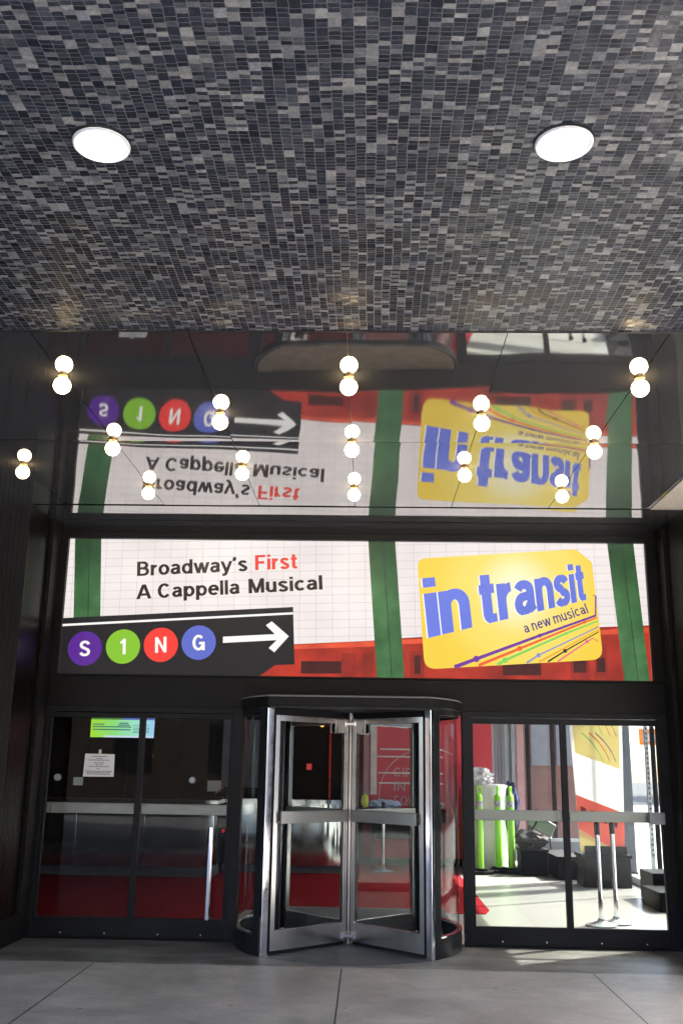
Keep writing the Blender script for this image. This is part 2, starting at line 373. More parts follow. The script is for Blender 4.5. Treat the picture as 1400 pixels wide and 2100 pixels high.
# ------------------------------------------------------------------ mesh helpers
class MB:
    def __init__(s): s.v = []; s.f = []
    def add(s, vs, fs):
        o = len(s.v); s.v += [tuple(v) for v in vs]; s.f += [tuple(i+o for i in f) for f in fs]; return s
    def box(s, x0, x1, y0, y1, z0, z1, M=None):
        vs = [Vector((x, y, z)) for z in (z0, z1) for y in (y0, y1) for x in (x0, x1)]
        if M: vs = [M @ v for v in vs]
        return s.add(vs, [(0, 2, 3, 1), (4, 5, 7, 6), (0, 1, 5, 4), (2, 6, 7, 3), (0, 4, 6, 2), (1, 3, 7, 5)])
    def prism(s, pts, y0, y1):
        """outline in x-z, from y0 (front) to y1 (back)"""
        n = len(pts)
        a = sum(pts[i][0]*pts[(i+1) % n][1]-pts[(i+1) % n][0]*pts[i][1] for i in range(n))
        if a < 0: pts = pts[::-1]
        vs = [(x, y0, z) for x, z in pts]+[(x, y1, z) for x, z in pts]
        fs = [tuple(range(n)), tuple(range(2*n-1, n-1, -1))]+[(i, n+i, n+(i+1) % n, (i+1) % n) for i in range(n)]
        return s.add(vs, fs)
    def slab(s, pts, z0, z1):
        """outline in x-y, from z0 to z1"""
        n = len(pts)
        a = sum(pts[i][0]*pts[(i+1) % n][1]-pts[(i+1) % n][0]*pts[i][1] for i in range(n))
        if a < 0: pts = pts[::-1]
        vs = [(x, y, z0) for x, y in pts]+[(x, y, z1) for x, y in pts]
        fs = [tuple(range(n-1, -1, -1)), tuple(range(n, 2*n))]+[(i, (i+1) % n, n+(i+1) % n, n+i) for i in range(n)]
        return s.add(vs, fs)
    def lathe(s, prof, c=(0, 0, 0), n=32, axis='z'):
        vs = []; fs = []
        for r, z in prof:
            for k in range(n):
                a = 2*PI*k/n
                p = (r*math.cos(a), r*math.sin(a), z)
                if axis == 'y': p = (p[0], -p[2], p[1])
                if axis == 'x': p = (p[2], p[0], p[1])
                vs.append((p[0]+c[0], p[1]+c[1], p[2]+c[2]))
        m = len(prof)
        for i in range(m-1):
            for k in range(n):
                fs.append((i*n+k, i*n+(k+1) % n, (i+1)*n+(k+1) % n, (i+1)*n+k))
        if prof[0][0] > 1e-6: fs.append(tuple(range(n-1, -1, -1)))
        if prof[-1][0] > 1e-6: fs.append(tuple((m-1)*n+k for k in range(n)))
        return s.add(vs, fs)
    def tube(s, pts, r, n=10):
        pts = [Vector(p) for p in pts]; vs = []; fs = []
        for i, p in enumerate(pts):
            d = (pts[min(i+1, len(pts)-1)]-pts[max(i-1, 0)]).normalized()
            a = d.cross(Vector((0, 0, 1)))
            if a.length < 1e-3: a = Vector((1, 0, 0))
            a.normalize(); b = d.cross(a)
            for k in range(n):
                t = 2*PI*k/n; vs.append(p+r*(math.cos(t)*a+math.sin(t)*b))
        for i in range(len(pts)-1):
            for k in range(n):
                fs.append((i*n+k, i*n+(k+1) % n, (i+1)*n+(k+1) % n, (i+1)*n+k))
        fs.append(tuple(range(n-1, -1, -1))); fs.append(tuple((len(pts)-1)*n+k for k in range(n)))
        return s.add(vs, fs)
    def arcwall(s, r0, r1, a0, a1, z0, z1, n=24, c=(0, 0)):
        """curved wall: radius r0..r1, angle a0..a1 (degrees), height z0..z1"""
        vs = []
        for i in range(n+1):
            a = R(a0+(a1-a0)*i/n)
            for r in (r0, r1):
                for z in (z0, z1):
                    vs.append((c[0]+r*math.cos(a), c[1]+r*math.sin(a), z))
        fs = []
        for i in range(n):
            o = 4*i; q = o+4
            fs += [(o, q, q+1, o+1), (o+2, o+3, q+3, q+2), (o, o+2, q+2, q), (o+1, q+1, q+3, o+3)]
        fs += [(0, 1, 3, 2), (4*n, 4*n+2, 4*n+3, 4*n+1)]
        return s.add(vs, fs)
    def build(s, name, m, parent=None, smooth=False, bevel=0.0, loc=None):
        me = bpy.data.meshes.new(name)
        off = Vector((0, 0, 0))
        if parent is not None and loc is None:
            p = parent
            while p is not None: off += p.location; p = p.parent
        if loc is not None and parent is None: off = Vector(loc)
        me.from_pydata([tuple(Vector(v)-off) for v in s.v], [], s.f)
        bm = bmesh.new(); bm.from_mesh(me); bmesh.ops.recalc_face_normals(bm, faces=bm.faces); bm.to_mesh(me); bm.free()
        me.materials.append(MATS[m] if isinstance(m, str) else m)
        if smooth:
            for p in me.polygons: p.use_smooth = True
            me.set_sharp_from_angle(angle=R(35))
        o = bpy.data.objects.new(name, me); COL.objects.link(o)
        if parent is not None: o.parent = parent
        elif loc is not None: o.location = loc
        if bevel:
            b = o.modifiers.new('bevel', 'BEVEL'); b.width = bevel; b.segments = 2; b.limit_method = 'ANGLE'; b.angle_limit = R(40)
        return o
def tag(o, label=None, cat=None, group=None, kind=None):
    if label: o['label'] = label
    if cat: o['category'] = cat
    if group: o['group'] = group
    if kind: o['kind'] = kind
    return o
def thing(name, label, cat, loc=(0, 0, 0), group=None):
    o = bpy.data.objects.new(name, None); o.empty_display_size = 0.2; COL.objects.link(o); o.location = loc
    return tag(o, label, cat, group)
def struct(o): o['kind'] = 'structure'; return o
def plate(name, pts, y, m, parent, th=0.001):
    return MB().prism(pts, y, y+th).build(name, m, parent)
def blob(c, r, n=3, amp=0.25, sc=3.0, seed=0, squash=(1, 1, 1)):
    """crumpled lump for bags and cloth"""
    from mathutils import noise
    bm = bmesh.new(); bmesh.ops.create_icosphere(bm, subdivisions=n, radius=1)
    b = MB(); vs = []
    for v in bm.verts:
        k = 1+amp*noise.noise(v.co*sc+Vector((seed, seed*2.3, 0)))+0.4*amp*noise.noise(v.co*sc*2.7+Vector((0, seed, 4)))
        p = v.co*k
        vs.append((c[0]+p.x*r*squash[0], c[1]+p.y*r*squash[1], c[2]+p.z*r*squash[2]))
    b.add(vs, [tuple(v.index for v in f.verts) for f in bm.faces]); bm.free()
    return b

# ------------------------------------------------------------------ lettering (plain bold sans drawn as strokes)
def arc(cx, cy, rx, ry, a0, a1, n=14):
    return [(cx+rx*math.cos(R(a0+(a1-a0)*i/n)), cy+ry*math.sin(R(a0+(a1-a0)*i/n))) for i in range(n+1)]
def stem(x, a, b): return [(x, a), (x, b)]
GL = {
 'a': (.60, [arc(.29, .50, .19, .155, 160, 0)+[(.48, .14), (.54, .03)], [(.48, .42), (.36, .40)]+arc(.26, .235, .165, .155, 85, 330)+[(.48, .26)]], (0, .75)),
 'B': (.74, [stem(.10, 0, 1), [(.1, .92), (.38, .92)]+arc(.38, .72, .20, .20, 90, -90)+[(.1, .52)], [(.1, .52), (.40, .52)]+arc(.40, .30, .235, .22, 90, -90)+[(.1, .08)]], (0, 1)),
 'r': (.40, [stem(.10, 0, .74), arc(.38, .38, .28, .27, 180, 92)], (0, .75)),
 'o': (.64, [arc(.32, .37, .235, .29, 0, 360, 28)], (-.02, .76)),
 'd': (.66, [arc(.31, .37, .22, .29, 0, 360, 26), stem(.55, 0, 1)], (-.02, 1)),
 'w': (.88, [[(.04, .8), (.25, -.02)], [(.26, -.02), (.44, .8)], [(.44, .8), (.62, -.02)], [(.63, -.02), (.84, .8)]], (0, .74)),
 'y': (.60, [[(.04, .8), (.31, -.0)], [(.57, .8), (.30, -.02), (.24, -.15), (.16, -.19), (.05, -.18)]], (-.28, .74)),
 "'": (.24, [[(.12, 1.0), (.12, .86), (.05, .72)]], (.70, 1)),
 's': (.56, [arc(.28, .545, .175, .125, 10, 255)+arc(.275, .20, .19, .135, 80, -165)], (-.02, .76)),
 'F': (.64, [stem(.10, 0, 1), [(.1, .915), (.62, .915)], [(.1, .50), (.55, .50)]], (0, 1)),
 'i': (.20, [stem(.10, 0, .74), stem(.10, .84, 1.0)], (0, 1)),
 't': (.40, [[(.18, .95), (.18, .2)]+arc(.30, .19, .12, .115, 180, 270)+[(.39, .075)], [(.01, .67), (.38, .67)]], (0, .95)),
 'A': (.74, [[(.05, -.1), (.36, 1.06)], [(.69, -.1), (.38, 1.06)], [(.2, .30), (.54, .30)]], (0, 1)),
 'C': (.78, [arc(.39, .5, .295, .425, 42, 322, 26)], (-.02, 1.02)),
 'p': (.66, [arc(.35, .37, .22, .29, 0, 360, 26), stem(.10, -.27, .74)], (-.27, .76)),
 'e': (.62, [[(.09, .40), (.55, .40)]+arc(.32, .37, .235, .29, 5, 318, 26)], (-.02, .76)),
 'l': (.20, [stem(.10, 0, 1)], (0, 1)),
 'M': (.88, [stem(.10, 0, 1), [(.12, 1.1), (.44, 0)], [(.44, 0), (.76, 1.1)], stem(.78, 0, 1)], (0, 1)),
 'u': (.60, [[(.10, .74), (.10, .27)]+arc(.29, .27, .19, .195, 180, 330), stem(.50, 0, .74)], (-.01, .74)),
 'c': (.58, [arc(.31, .37, .225, .29, 42, 318, 22)], (-.02, .76)),
 'N': (.74, [stem(.10, 0, 1), [(.1, 1.02), (.64, -.02)], stem(.64, 0, 1)], (0, 1)),
 'S': (.70, [arc(.35, .725, .235, .195, 8, 258, 18)+arc(.345, .275, .255, .20, 78, -170, 18)], (-.02, 1.02)),
 '1': (.50, [stem(.33, 0, 1), [(.08, .76), (.20, .78), (.30, .88), (.33, .98)]], (0, 1)),
 'G': (.80, [arc(.39, .5, .295, .425, 42, 335, 26), [(.42, .46), (.70, .46), (.70, 0)]], (-.02, 1.02)),
 'n': (.60, [stem(.10, 0, .74), arc(.295, .46, .20, .205, 170, 0)+[(.495, 0)]], (0, .76)),
 'm': (.90, [stem(.10, 0, .74), arc(.28, .47, .18, .195, 170, 0)+[(.46, 0)], arc(.64, .47, .18, .195, 170, 0)+[(.82, 0)]], (0, .76)),
 'I': (.22, [stem(.11, 0, 1)], (0, 1)),
 'R': (.74, [stem(.10, 0, 1), [(.1, .92), (.40, .92)]+arc(.40, .70, .21, .22, 90, -90)+[(.1, .48)], [(.36, .48), (.64, -.05)]], (0, 1)),
 'L': (.60, [stem(.10, 0, 1), [(.1, .085), (.58, .085)]], (0, 1)),
 'E': (.66, [stem(.10, 0, 1), [(.1, .915), (.62, .915)], [(.1, .51), (.58, .51)], [(.1, .085), (.64, .085)]], (0, 1)),
 'T': (.64, [stem(.32, 0, 1), [(.01, .915), (.63, .915)]], (0, 1)),
 'H': (.74, [stem(.10, 0, 1), stem(.64, 0, 1), [(.1, .51), (.64, .51)]], (0, 1)),
 'Q': (.82, [arc(.40, .5, .305, .425, 0, 360, 30), [(.50, .26), (.76, -.02)]], (-.04, 1.02)),
 'U': (.72, [[(.10, 1), (.10, .34)]+arc(.36, .34, .26, .265, 180, 360)+[(.62, 1)]], (-.02, 1)),
}
def text_quads(txt, wgt=0.18, gap=0.085, space=0.26):
    """-> list of quads in glyph units and the advance width"""
    x = 0; out = []
    for ch in txt:
        if ch == ' ': x += space; continue
        wd, strokes, (lo, hi) = GL[ch]
        for k, st in enumerate(strokes):
            n = len(st); L_ = []; R_ = []
            closed = math.hypot(st[0][0]-st[-1][0], st[0][1]-st[-1][1]) < 1e-6
            for i in range(n):
                a = st[i-1] if i > 0 else (st[-2] if closed else None)
                c = st[i+1] if i < n-1 else (st[1] if closed else None)
                ds = []
                if a: ds.append(((st[i][0]-a[0]), (st[i][1]-a[1])))
                if c: ds.append(((c[0]-st[i][0]), (c[1]-st[i][1])))
                ds = [(p/max(1e-9, math.hypot(p, q)), q/max(1e-9, math.hypot(p, q))) for p, q in ds]
                tx = sum(d[0] for d in ds); ty = sum(d[1] for d in ds); l = max(1e-6, math.hypot(tx, ty)); tx /= l; ty /= l
                cosh = max(0.55, tx*ds[0][0]+ty*ds[0][1])
                # horizontals a little thinner than verticals
                hw = wgt/2*(0.80+0.20*abs(ty))/cosh
                nx, ny = -ty*hw, tx*hw
                cl = lambda p: (p[0]+x, min(hi, max(lo, p[1])))
                L_.append(cl((st[i][0]+nx, st[i][1]+ny))); R_.append(cl((st[i][0]-nx, st[i][1]-ny)))
            for i in range(n-1):
                out.append(([L_[i], R_[i], R_[i+1], L_[i+1]], k))
        x += wd+gap
    return out, x-gap
def text_mesh(txt, place, y, th=0.0006, wgt=0.18, gap=0.085, space=0.26):
    """place(u 0..1, v in cap heights) -> (x, z)"""
    q, wd = text_quads(txt, wgt, gap, space); b = MB()
    for pts, k in q:
        dy = 0.00012*k
        P = [place(px/wd, py) for px, py in pts]
        b.add([(p[0], y-dy, p[1]) for p in P], [(0, 1, 2, 3)])
    return b
def quad_map(bl, br, tr, tl):
    """projective map of the unit square onto four corners"""
    x0, y0 = bl; x1, y1 = br; x2, y2 = tr; x3, y3 = tl
    dx1, dx2, sx = x1-x2, x3-x2, x0-x1+x2-x3
    dy1, dy2, sy = y1-y2, y3-y2, y0-y1+y2-y3
    dn = dx1*dy2-dx2*dy1
    g = (sx*dy2-dx2*sy)/dn; h = (dx1*sy-sx*dy1)/dn
    a, b, c = x1-x0+g*x1, x3-x0+h*x3, x0
    d, e, f = y1-y0+g*y1, y3-y0+h*y3, y0
    return lambda u, v: ((a*u+b*v+c)/(g*u+h*v+1), (d*u+e*v+f)/(g*u+h*v+1))

# ================================================================== SETTING
struct(MB().box(-150, 150, -150, 150, -0.40, -0.14).build('ground', 'asphalt'))
struct(MB().box(-9, 4.17, -13.5, 0.06, -0.14, 0.0).build('entrance_floor', 'entrance_slabs'))
struct(MB().box(-6.6, 4.17, 0.06, 9.0, -0.14, -0.001).build('lobby_floor', 'lobby_slabs'))
struct(MB().box(-40, 40, -22, -13.502, -0.14, -0.004).build('pavement', 'pavement'))  # unseen pale paving laid over the roadway to bounce daylight under the ceiling
struct(MB().box(4.17, 17, -13.5, 40, -0.14, -0.004).build('pavement', 'pavement'))  # widened over the roadway to bounce sunlight onto the ceiling
struct(MB().box(-6.6, 4.4, 0.12, 9.0, 3.5, 3.7).build('lobby_ceiling', 'lobby_white'))
b = MB().box(-9, 7.2, -9.2, -4.79, H-0.006, H+0.25)  # unseen right end stretched out to keep sun off the porch floor
struct(b.build('tiled_ceiling', 'mosaic'))
struct(MB().box(-9, 7.2, -4.79, -4.772, H-0.009, H+0.25).build('ceiling_trim', 'black'))

# mirrored ceiling: sheet-metal panels, each a little pillowed so that it bends its reflections
def mirrored_ceiling():
    from mathutils import noise
    b = MB()
    xs = [-9.14+0.914*k for k in range(0, 14)]
    xs = [x for x in xs if x < 2.75]+[2.768]
    ys = [-4.77, -2.795, -0.868]
    g = 0.0028
    for i in range(len(xs)-1):
        for j in range(len(ys)-1):
            if xs[i+1] < -5.6: continue
            x0, x1, y0, y1 = xs[i]+g, xs[i+1]-g, ys[j]+g, ys[j+1]-g
            nx, ny = 20, 44
            tx, ty = random.uniform(-.0016, .0016), random.uniform(-.0022, .0022)
            vs = []
            for q in range(ny+1):
                for p in range(nx+1):
                    u = p/nx; v = q/ny
                    x = x0+(x1-x0)*u; y = y0+(y1-y0)*v
                    e = min(y-y0, y1-y); ex = min(x-x0, x1-x)
                    z = 0.0032*math.exp(-e/0.12)+0.0005*math.exp(-ex/0.05)
                    z += 0.0022*noise.noise(Vector((x*1.5+i*3.1, y*1.1+j*5.7, 1.3)))+0.00035*noise.noise(Vector((x*4.1, y*3.3+i*2, 7)))
                    z += tx*(u-.5)+ty*(v-.5)
                    vs.append((x, y, H+z))
            fs = [(q*(nx+1)+p, q*(nx+1)+p+1, (q+1)*(nx+1)+p+1, (q+1)*(nx+1)+p) for q in range(ny) for p in range(nx)]
            b.add(vs, fs)
    # narrow edge strip against the sign
    nx = 120; vs = []
    for y in (-0.862, -0.60, -0.30, -0.002):
        for p in range(nx+1):
            x = -3.1+6.2*p/nx
            vs.append((x, y, H-0.004+0.0009*noise.noise(Vector((x*1.2, y, 3)))))
    b.add(vs, [(q*(nx+1)+p, q*(nx+1)+p+1, (q+1)*(nx+1)+p+1, (q+1)*(nx+1)+p) for q in range(3) for p in range(nx)])
    o = b.build('mirrored_ceiling', 'polished_panel')
    for p in o.data.polygons: p.use_smooth = True
    return struct(o)
mirrored_ceiling()
struct(MB().box(-9, 7.2, -4.772, 0.1, H+0.012, H+0.25).build('ceiling_void', 'black'))  # right end beyond the porch added as a sun blocker
t = thing('ceiling_panel', 'tan textured ceiling panel with bright metal edge beside the mirrored ceiling', 'ceiling panel', (2.93, -2.8, H))
MB().box(2.785, 7.2, -4.77, -0.875, H-0.004, H+0.01).build('panel_face', 'tan_panel', t)  # carried out of view to the right with the added sun-blocking overhang
MB().box(2.770, 2.783, -4.77, -0.868, H-0.008, H+0.01).build('edge_strip', 'chrome', t)

# side walls of the porch
t = thing('side_wall', 'dark bronze ribbed side wall on the left of the entrance', 'wall', (-3.1, -0.95, 0))
b = MB().box(-7.5, -3.105, -0.94, 0.2, 0, H+0.01)
x = -7.4
while x < -3.12:                               # thin upright ribs on the front face
    b.box(x, x+0.034, -0.943, -0.94, 0.26, H+0.005); x += 0.046
y = -0.90
while y < -0.35:                               # and on the return
    b.box(-3.105, -3.102, y, y+0.034, 0.26, H-0.25); y += 0.046
b.build('ribbed_cladding', 'bronze_brushed', t)
MB().box(-7.5, -3.085, -0.965, 0.0, 0, 0.235).build('skirting', 'bronze', t, bevel=0.004)
MB().box(-3.104, -3.06, -0.30, -0.0, 0.236, H-0.01).build('corner_post', 'bronze', t, bevel=0.003)
t = thing('side_wall', 'dark bronze ribbed side wall on the right of the entrance', 'wall', (3.1, -2.5, 0))
b = MB().box(3.105, 4.14, -0.95, -0.02, 0, H+0.01)
y = -0.9
while y < -0.35:
    b.box(3.102, 3.105, y, y+0.034, 0.26, H-0.25); y += 0.046
b.build('ribbed_cladding', 'bronze', t)
MB().box(3.085, 4.15, -0.96, -0.02, 0, 0.235).build('skirting', 'bronze', t, bevel=0.004)

MB().box(3.06, 3.104, -0.30, -0.02, 0.236, H-0.01).build('corner_post', 'bronze', t, bevel=0.003)

# the building's unseen upper storeys, added to shade the street and porch
t = thing('shading_tower', 'unseen grey office tower over the entrance porch, added for its shade', 'building', (-17, 0, H+0.3))
MB().box(-40, 4.45, 0.2, 9.1, H+0.3, 34).build('wall', 'facade_grey', t)
MB().box(-40, 7.1, -9.1, 0.2, H+0.3, 34).build('wall', 'facade_grey', t)  # unseen overhang on the right, shaped to block sun from the porch
for k in range(8): MB().box(-38+5*k, -35+5*k, -9.15, -9.101, 6, 8).build('window', 'window_dark', t)
# ================================================================== STOREFRONT
t = thing('storefront', 'black metal storefront wall with header panels over the doors', 'wall', (0, 0, 0))
JX = (-3.105, -1.092, 1.038, 3.105)
for a, c in zip(JX[:-1], JX[1:]):
    MB().box(a+0.003, c-0.003, -0.02, 0.12, 2.155, 2.455).build('header_panel', 'bronze', t, bevel=0.003)
MB().box(-3.1, 3.1, -0.012, 0.11, 2.12, 2.46).build('backing', 'black', t)
for a, c in ((-3.10, -3.03), (-1.19, -1.085), (1.065, 1.14), (2.985, 3.10)):
    MB().box(a, c, -0.035, 0.12, 0, 2.152).build('jamb', 'door_frame', t, bevel=0.004)
MB().box(-3.03, -1.19, -0.03, 0.11, 2.10, 2.15).build('door_head', 'door_frame', t, bevel=0.003)
MB().box(1.14, 2.985, -0.03, 0.11, 2.10, 2.15).build('door_head', 'door_frame', t, bevel=0.003)
MB().box(-3.03, -1.19, -0.045, 0.10, 0, 0.012).build('threshold', 'bronze', t)
MB().box(1.14, 2.985, -0.045, 0.10, 0, 0.012).build('threshold', 'bronze', t)

def glass_door(x0, x1, label, barm='steel_bar', handle=None, lock=None, z0=0.19, z1=2.045):
    t = thing('glass_door', label, 'glass door', ((x0+x1)/2, 0, 0.014), 'glass entrance doors')
    y0, y1 = -0.022, 0.03
    b = MB()
    sw = 0.03
    b.box(x0, x0+sw, y0, y1, 0.014, 2.095); b.box(x1-sw, x1, y0, y1, 0.014, 2.095)
    b.box(x0+sw, x1-sw, y0+.001, y1-.001, 0.014, z0); b.box(x0+sw, x1-sw, y0+.001, y1-.001, z1, 2.095)
    b.build('door_frame', 'door_frame', t, bevel=0.003)
    MB().box(x0+sw-.004, x1-sw+.004, 0.0, 0.008, z0-.004, z1+.004).build('pane', 'pane', t)
    MB().box(x0+sw-0.005, x1-sw+0.005, 0.040, 0.062, 1.128, 1.228).build('push_bar', barm, t, bevel=0.004)
    b = MB()
    for x in (x0+sw+.03, x1-sw-.03): b.box(x-.02, x+.02, 0.009, 0.0395, 1.145, 1.21)
    b.build('bar_bracket', barm, t)
    for lx, lz in (lock or []):
        MB().lathe([(0.0, 0.03), (0.026, 0.03), (0.033, 0.022), (0.035, 0.0)], (lx, -0.0, lz), 24, 'y').build('lock', 'galv', t, True)
    if handle:
        hx, ha, hb = handle
        h = MB().tube([(hx, -0.105, ha), (hx, -0.105, hb)], 0.028, 20).build('pull_handle', 'chrome', t, True)
        b = MB()
        for z in (ha+.06, hb-.06): b.tube([(hx, -0.085, z), (hx, -0.001, z)], 0.013)
        b.build('standoff', 'black', h, True)
        MB().box(hx+0.055, hx+0.095, -0.045, -0.001, hb-.055, hb-.015).build('latch_block', 'black', t, bevel=.003)
        MB().lathe([(0.0, 0.028), (0.018, 0.024), (0.022, 0.0)], (hx+0.105, -0.012, hb-.035), 16, 'y').build('latch_button', 'red_plastic', t, True)
    # rail screws
    b = MB()
    for f in (0.3, 0.75): b.lathe([(0, .004), (.008, .003), (.010, 0)], (x0+(x1-x0)*f, y0+.001, 0.05), 10, 'y')
    b.build('rail_screw', 'steel', t)
    return t
glass_door(-3.03, -2.096, 'dark glass door carrying the taped paper notice, leftmost of the four', lock=[(-2.903, 1.464)])
glass_door(-2.096, -1.19, 'glass door with a tall chrome pull handle and red latch', handle=(-1.352, 0.20, 1.025), lock=[(-1.572, 1.457)])
glass_door(1.14, 2.05, 'glass door beside the revolving door with lime posts seen through it', z0=0.178, z1=2.038)
RDOOR = glass_door(2.05, 2.985, 'rightmost glass door with the yellow and red banner seen through it', z0=0.178, z1=2.038)

MB().box(2.835, 2.982, -0.050, -0.0225, 1.118, 1.228).build('lock_box', 'galv', RDOOR, bevel=.004)
# paper notice and labels stuck on the glass
t = thing('paper_notice', 'white printed paper notice taped to the glass of the left door', 'notice', (-2.5, -0.004, 1.475))
MB().prism([(-2.655, 1.475), (-2.350, 1.477), (-2.355, 1.692), (-2.648, 1.695)], -0.0035, -0.002).build('sheet', 'paper', t)
b = MB()
for z, hw in ((1.668, .075), (1.650, .03), (1.634, .105), (1.608, .05), (1.590, .035), (1.572, .10), (1.552, .02), (1.528, .13), (1.514, .12), (1.500, .11)):
    x = -2.503-hw
    while x < -2.503+hw-.004:
        l = random.uniform(.008, .026); e = min(x+l, -2.503+hw)
        b.box(x, e, -0.0045, -0.0036, z-.0035, z+.0035); x = e+.006
b.build('print', 'ink', t)
MB().box(-2.515, -2.488, -0.0055, -0.0036, 1.685, 1.735).build('tape', 'tape', t)
tag(MB().box(-2.745, -2.65, -0.005, -0.001, 1.392, 1.468).build('sticker', 'grey_label'), 'small grey square sticker on the glass below the paper notice', 'sticker')

# ------------------------------------------------------------------ revolving door
RD = thing('revolving_door', 'steel revolving door with four glass wings inside a curved glass drum', 'revolving door', (-0.03, 0, 0))
CX, RO = -0.03, 1.05
def canopy(z0, z1, r):
    pts = [(CX-r, 0.15), (CX-r, -0.02)]
    a0 = math.degrees(math.acos(0.75/r))
    for i in range(9):
        a = R(180+4+(90-a0*0+0-4-math.degrees(math.asin(0.765/r))-0)*i/8)
        pts.append((CX+r*math.cos(a), r*math.sin(a)))
    return pts
def canopy_outline(r, ych):
    aend = math.degrees(math.asin(ych/r))       # angle below the x axis where the flat front begins
    p = [(CX-r*math.cos(R(aend*i/8)), -r*math.sin(R(aend*i/8))) for i in range(9)]
    q = [(2*CX-x, y) for x, y in reversed(p)]
    return p+q
cn = MB().slab(canopy_outline(1.085, 0.79), 2.142, 2.238).build('canopy', 'bronze', RD, bevel=0.004)
MB().slab(canopy_outline(1.092, 0.797), 2.226, 2.234).build('canopy_edge', 'facade_grey', RD)
MB().slab(canopy_outline(1.06, 0.765), 2.2385, 2.2425).build('canopy_top', 'lit_dusty_top', RD)
MB().slab(canopy_outline(1.06, 0.77), 2.125, 2.1415).build('canopy_soffit', 'black', RD)
MB().arcwall(0.0, RO, 0, 180, 2.10, 2.4, 24, (CX, 0)).build('rear_canopy', 'bronze', RD)
struct(MB().lathe([(0.0, 0.004), (1.03, 0.004), (1.03, 0.0)], (CX, 0, 0), 64).build('drum_floor', 'drum_floor'))
for sgn, a0, a1 in ((-1, 135.5, 224.5), (1, -44.5, 44.5)):
    nm = lambda s: s
    MB().arcwall(RO-0.045, RO+0.012, a0, a1, 0.0, 0.165, 28, (CX, 0)).build('drum_curb', 'door_frame', RD, True)
    MB().arcwall(RO-0.030, RO+0.016, a0, a1, 0.1655, 0.178, 28, (CX, 0)).build('curb_trim', 'chrome', RD, True)
    MB().arcwall(RO-0.012, RO-0.004, a0+1, a1-1, 0.179, 2.12, 36, (CX, 0)).build('curved_pane', 'clear_pane', RD, True)
    MB().arcwall(RO-0.030, RO+0.012, a0+2, a1-2, 2.085, 2.124, 28, (CX, 0)).build('drum_head', 'door_frame', RD, True)
    for ae, d in ((a0, 1), (a1, -1)):
        # dark post with a bright edge towards the opening
        p = MB().arcwall(RO-0.045, RO+0.02, ae, ae+d*5.0, 0.166, 2.124, 3, (CX, 0)).build('drum_post', 'door_frame', RD)
        MB().arcwall(RO-0.050, RO+0.025, ae-d*1.9, ae-d*0.05, 0.0, 2.124, 2, (CX, 0)).build('post_edge', 'chrome', p, bevel=0.004)
        MB().arcwall(RO-0.062, RO-0.050, ae-d*2.2, ae-d*0.6, 0.02, 2.10, 2, (CX, 0)).build('weather_strip', 'rubber', p)
def wing(ang):
    """one glass wing, hung from the centre, reaching along +x before it is turned"""
    e = bpy.data.objects.new('wing', None); COL.objects.link(e); e.parent = RD; e.empty_display_size = 0.1
    e.rotation_euler = (0, 0, R(ang))
    z0, z1, x0, x1 = 0.032, 2.066, 0.045, 0.955
    O = Vector((0, 0, 0))
    def bb(m, name, *bx, bev=0.003):
        b = MB()
        for q in bx: b.box(*q)
        return b.build(name, m, e, bevel=bev, loc=(0, 0, 0))
    bb('steel', 'wing_frame', (x0, x0+.05, -.022, .022, z0, z1), (x1-.05, x1, -.022, .022, z0, z1),
       (x0+.05, x1-.05, -.021, .021, z0, .20), (x0+.05, x1-.05, -.021, .021, z1-.055, z1))
    bb('clear_pane', 'pane', (x0+.046, x1-.046, -.004, .004, .196, z1-.051), bev=0)
    bb('steel_bar', 'push_bar', (x0+.03, x1-.06, -.064, -.044, 1.10, 1.205), (x0+.03, x1-.06, .044, .064, 1.10, 1.205),
       (x0+.04, x0+.07, -.0435, .0435, 1.13, 1.17), (x1-.10, x1-.07, -.0435, .0435, 1.13, 1.17))
    bb('rubber', 'sweep', (x0+.02, x1, -.006, .006, .006, z0-.0005), (x1+.0005, x1+.035, -.005, .005, z0, z1), (x0, x1, -.006, .006, z1+.0005, 2.122), bev=0)
    bb('steel', 'hanger_plate', (.06, .235, -.040, -.0225, 1.925, 2.055), (.06, .235, .0225, .040, 1.925, 2.055))
    return e
for a in (-136.2, -43.8, 46.2, 133.8): wing(a)
b = MB().lathe([(0.03, 0.004), (0.03, 2.12)], (CX, 0, 0), 20)
b.build('centre_shaft', 'steel', RD, True)
b = MB()
for z in (0.07, 2.0):
    b.box(CX-.055, CX+.055, -.10, -.055, z, z+.028); b.box(CX-.075, CX-.045, -.105, -.06, z-.012, z+.04); b.box(CX+.045, CX+.075, -.105, -.06, z-.012, z+.04)
b.build('shaft_clasp', 'chrome', RD, bevel=0.003)
# safety sticker on the front left wing
M = Matrix.Rotation(R(-136.2), 4, 'Z')
tag(MB().box(CX-0.405, CX-0.355, -0.4105, -0.4095, 1.575, 1.63, Matrix.Translation((0, 0.02, 0))).build('sticker', 'red_plastic'),
    'small red square sticker on the left wing of the revolving door', 'sticker')

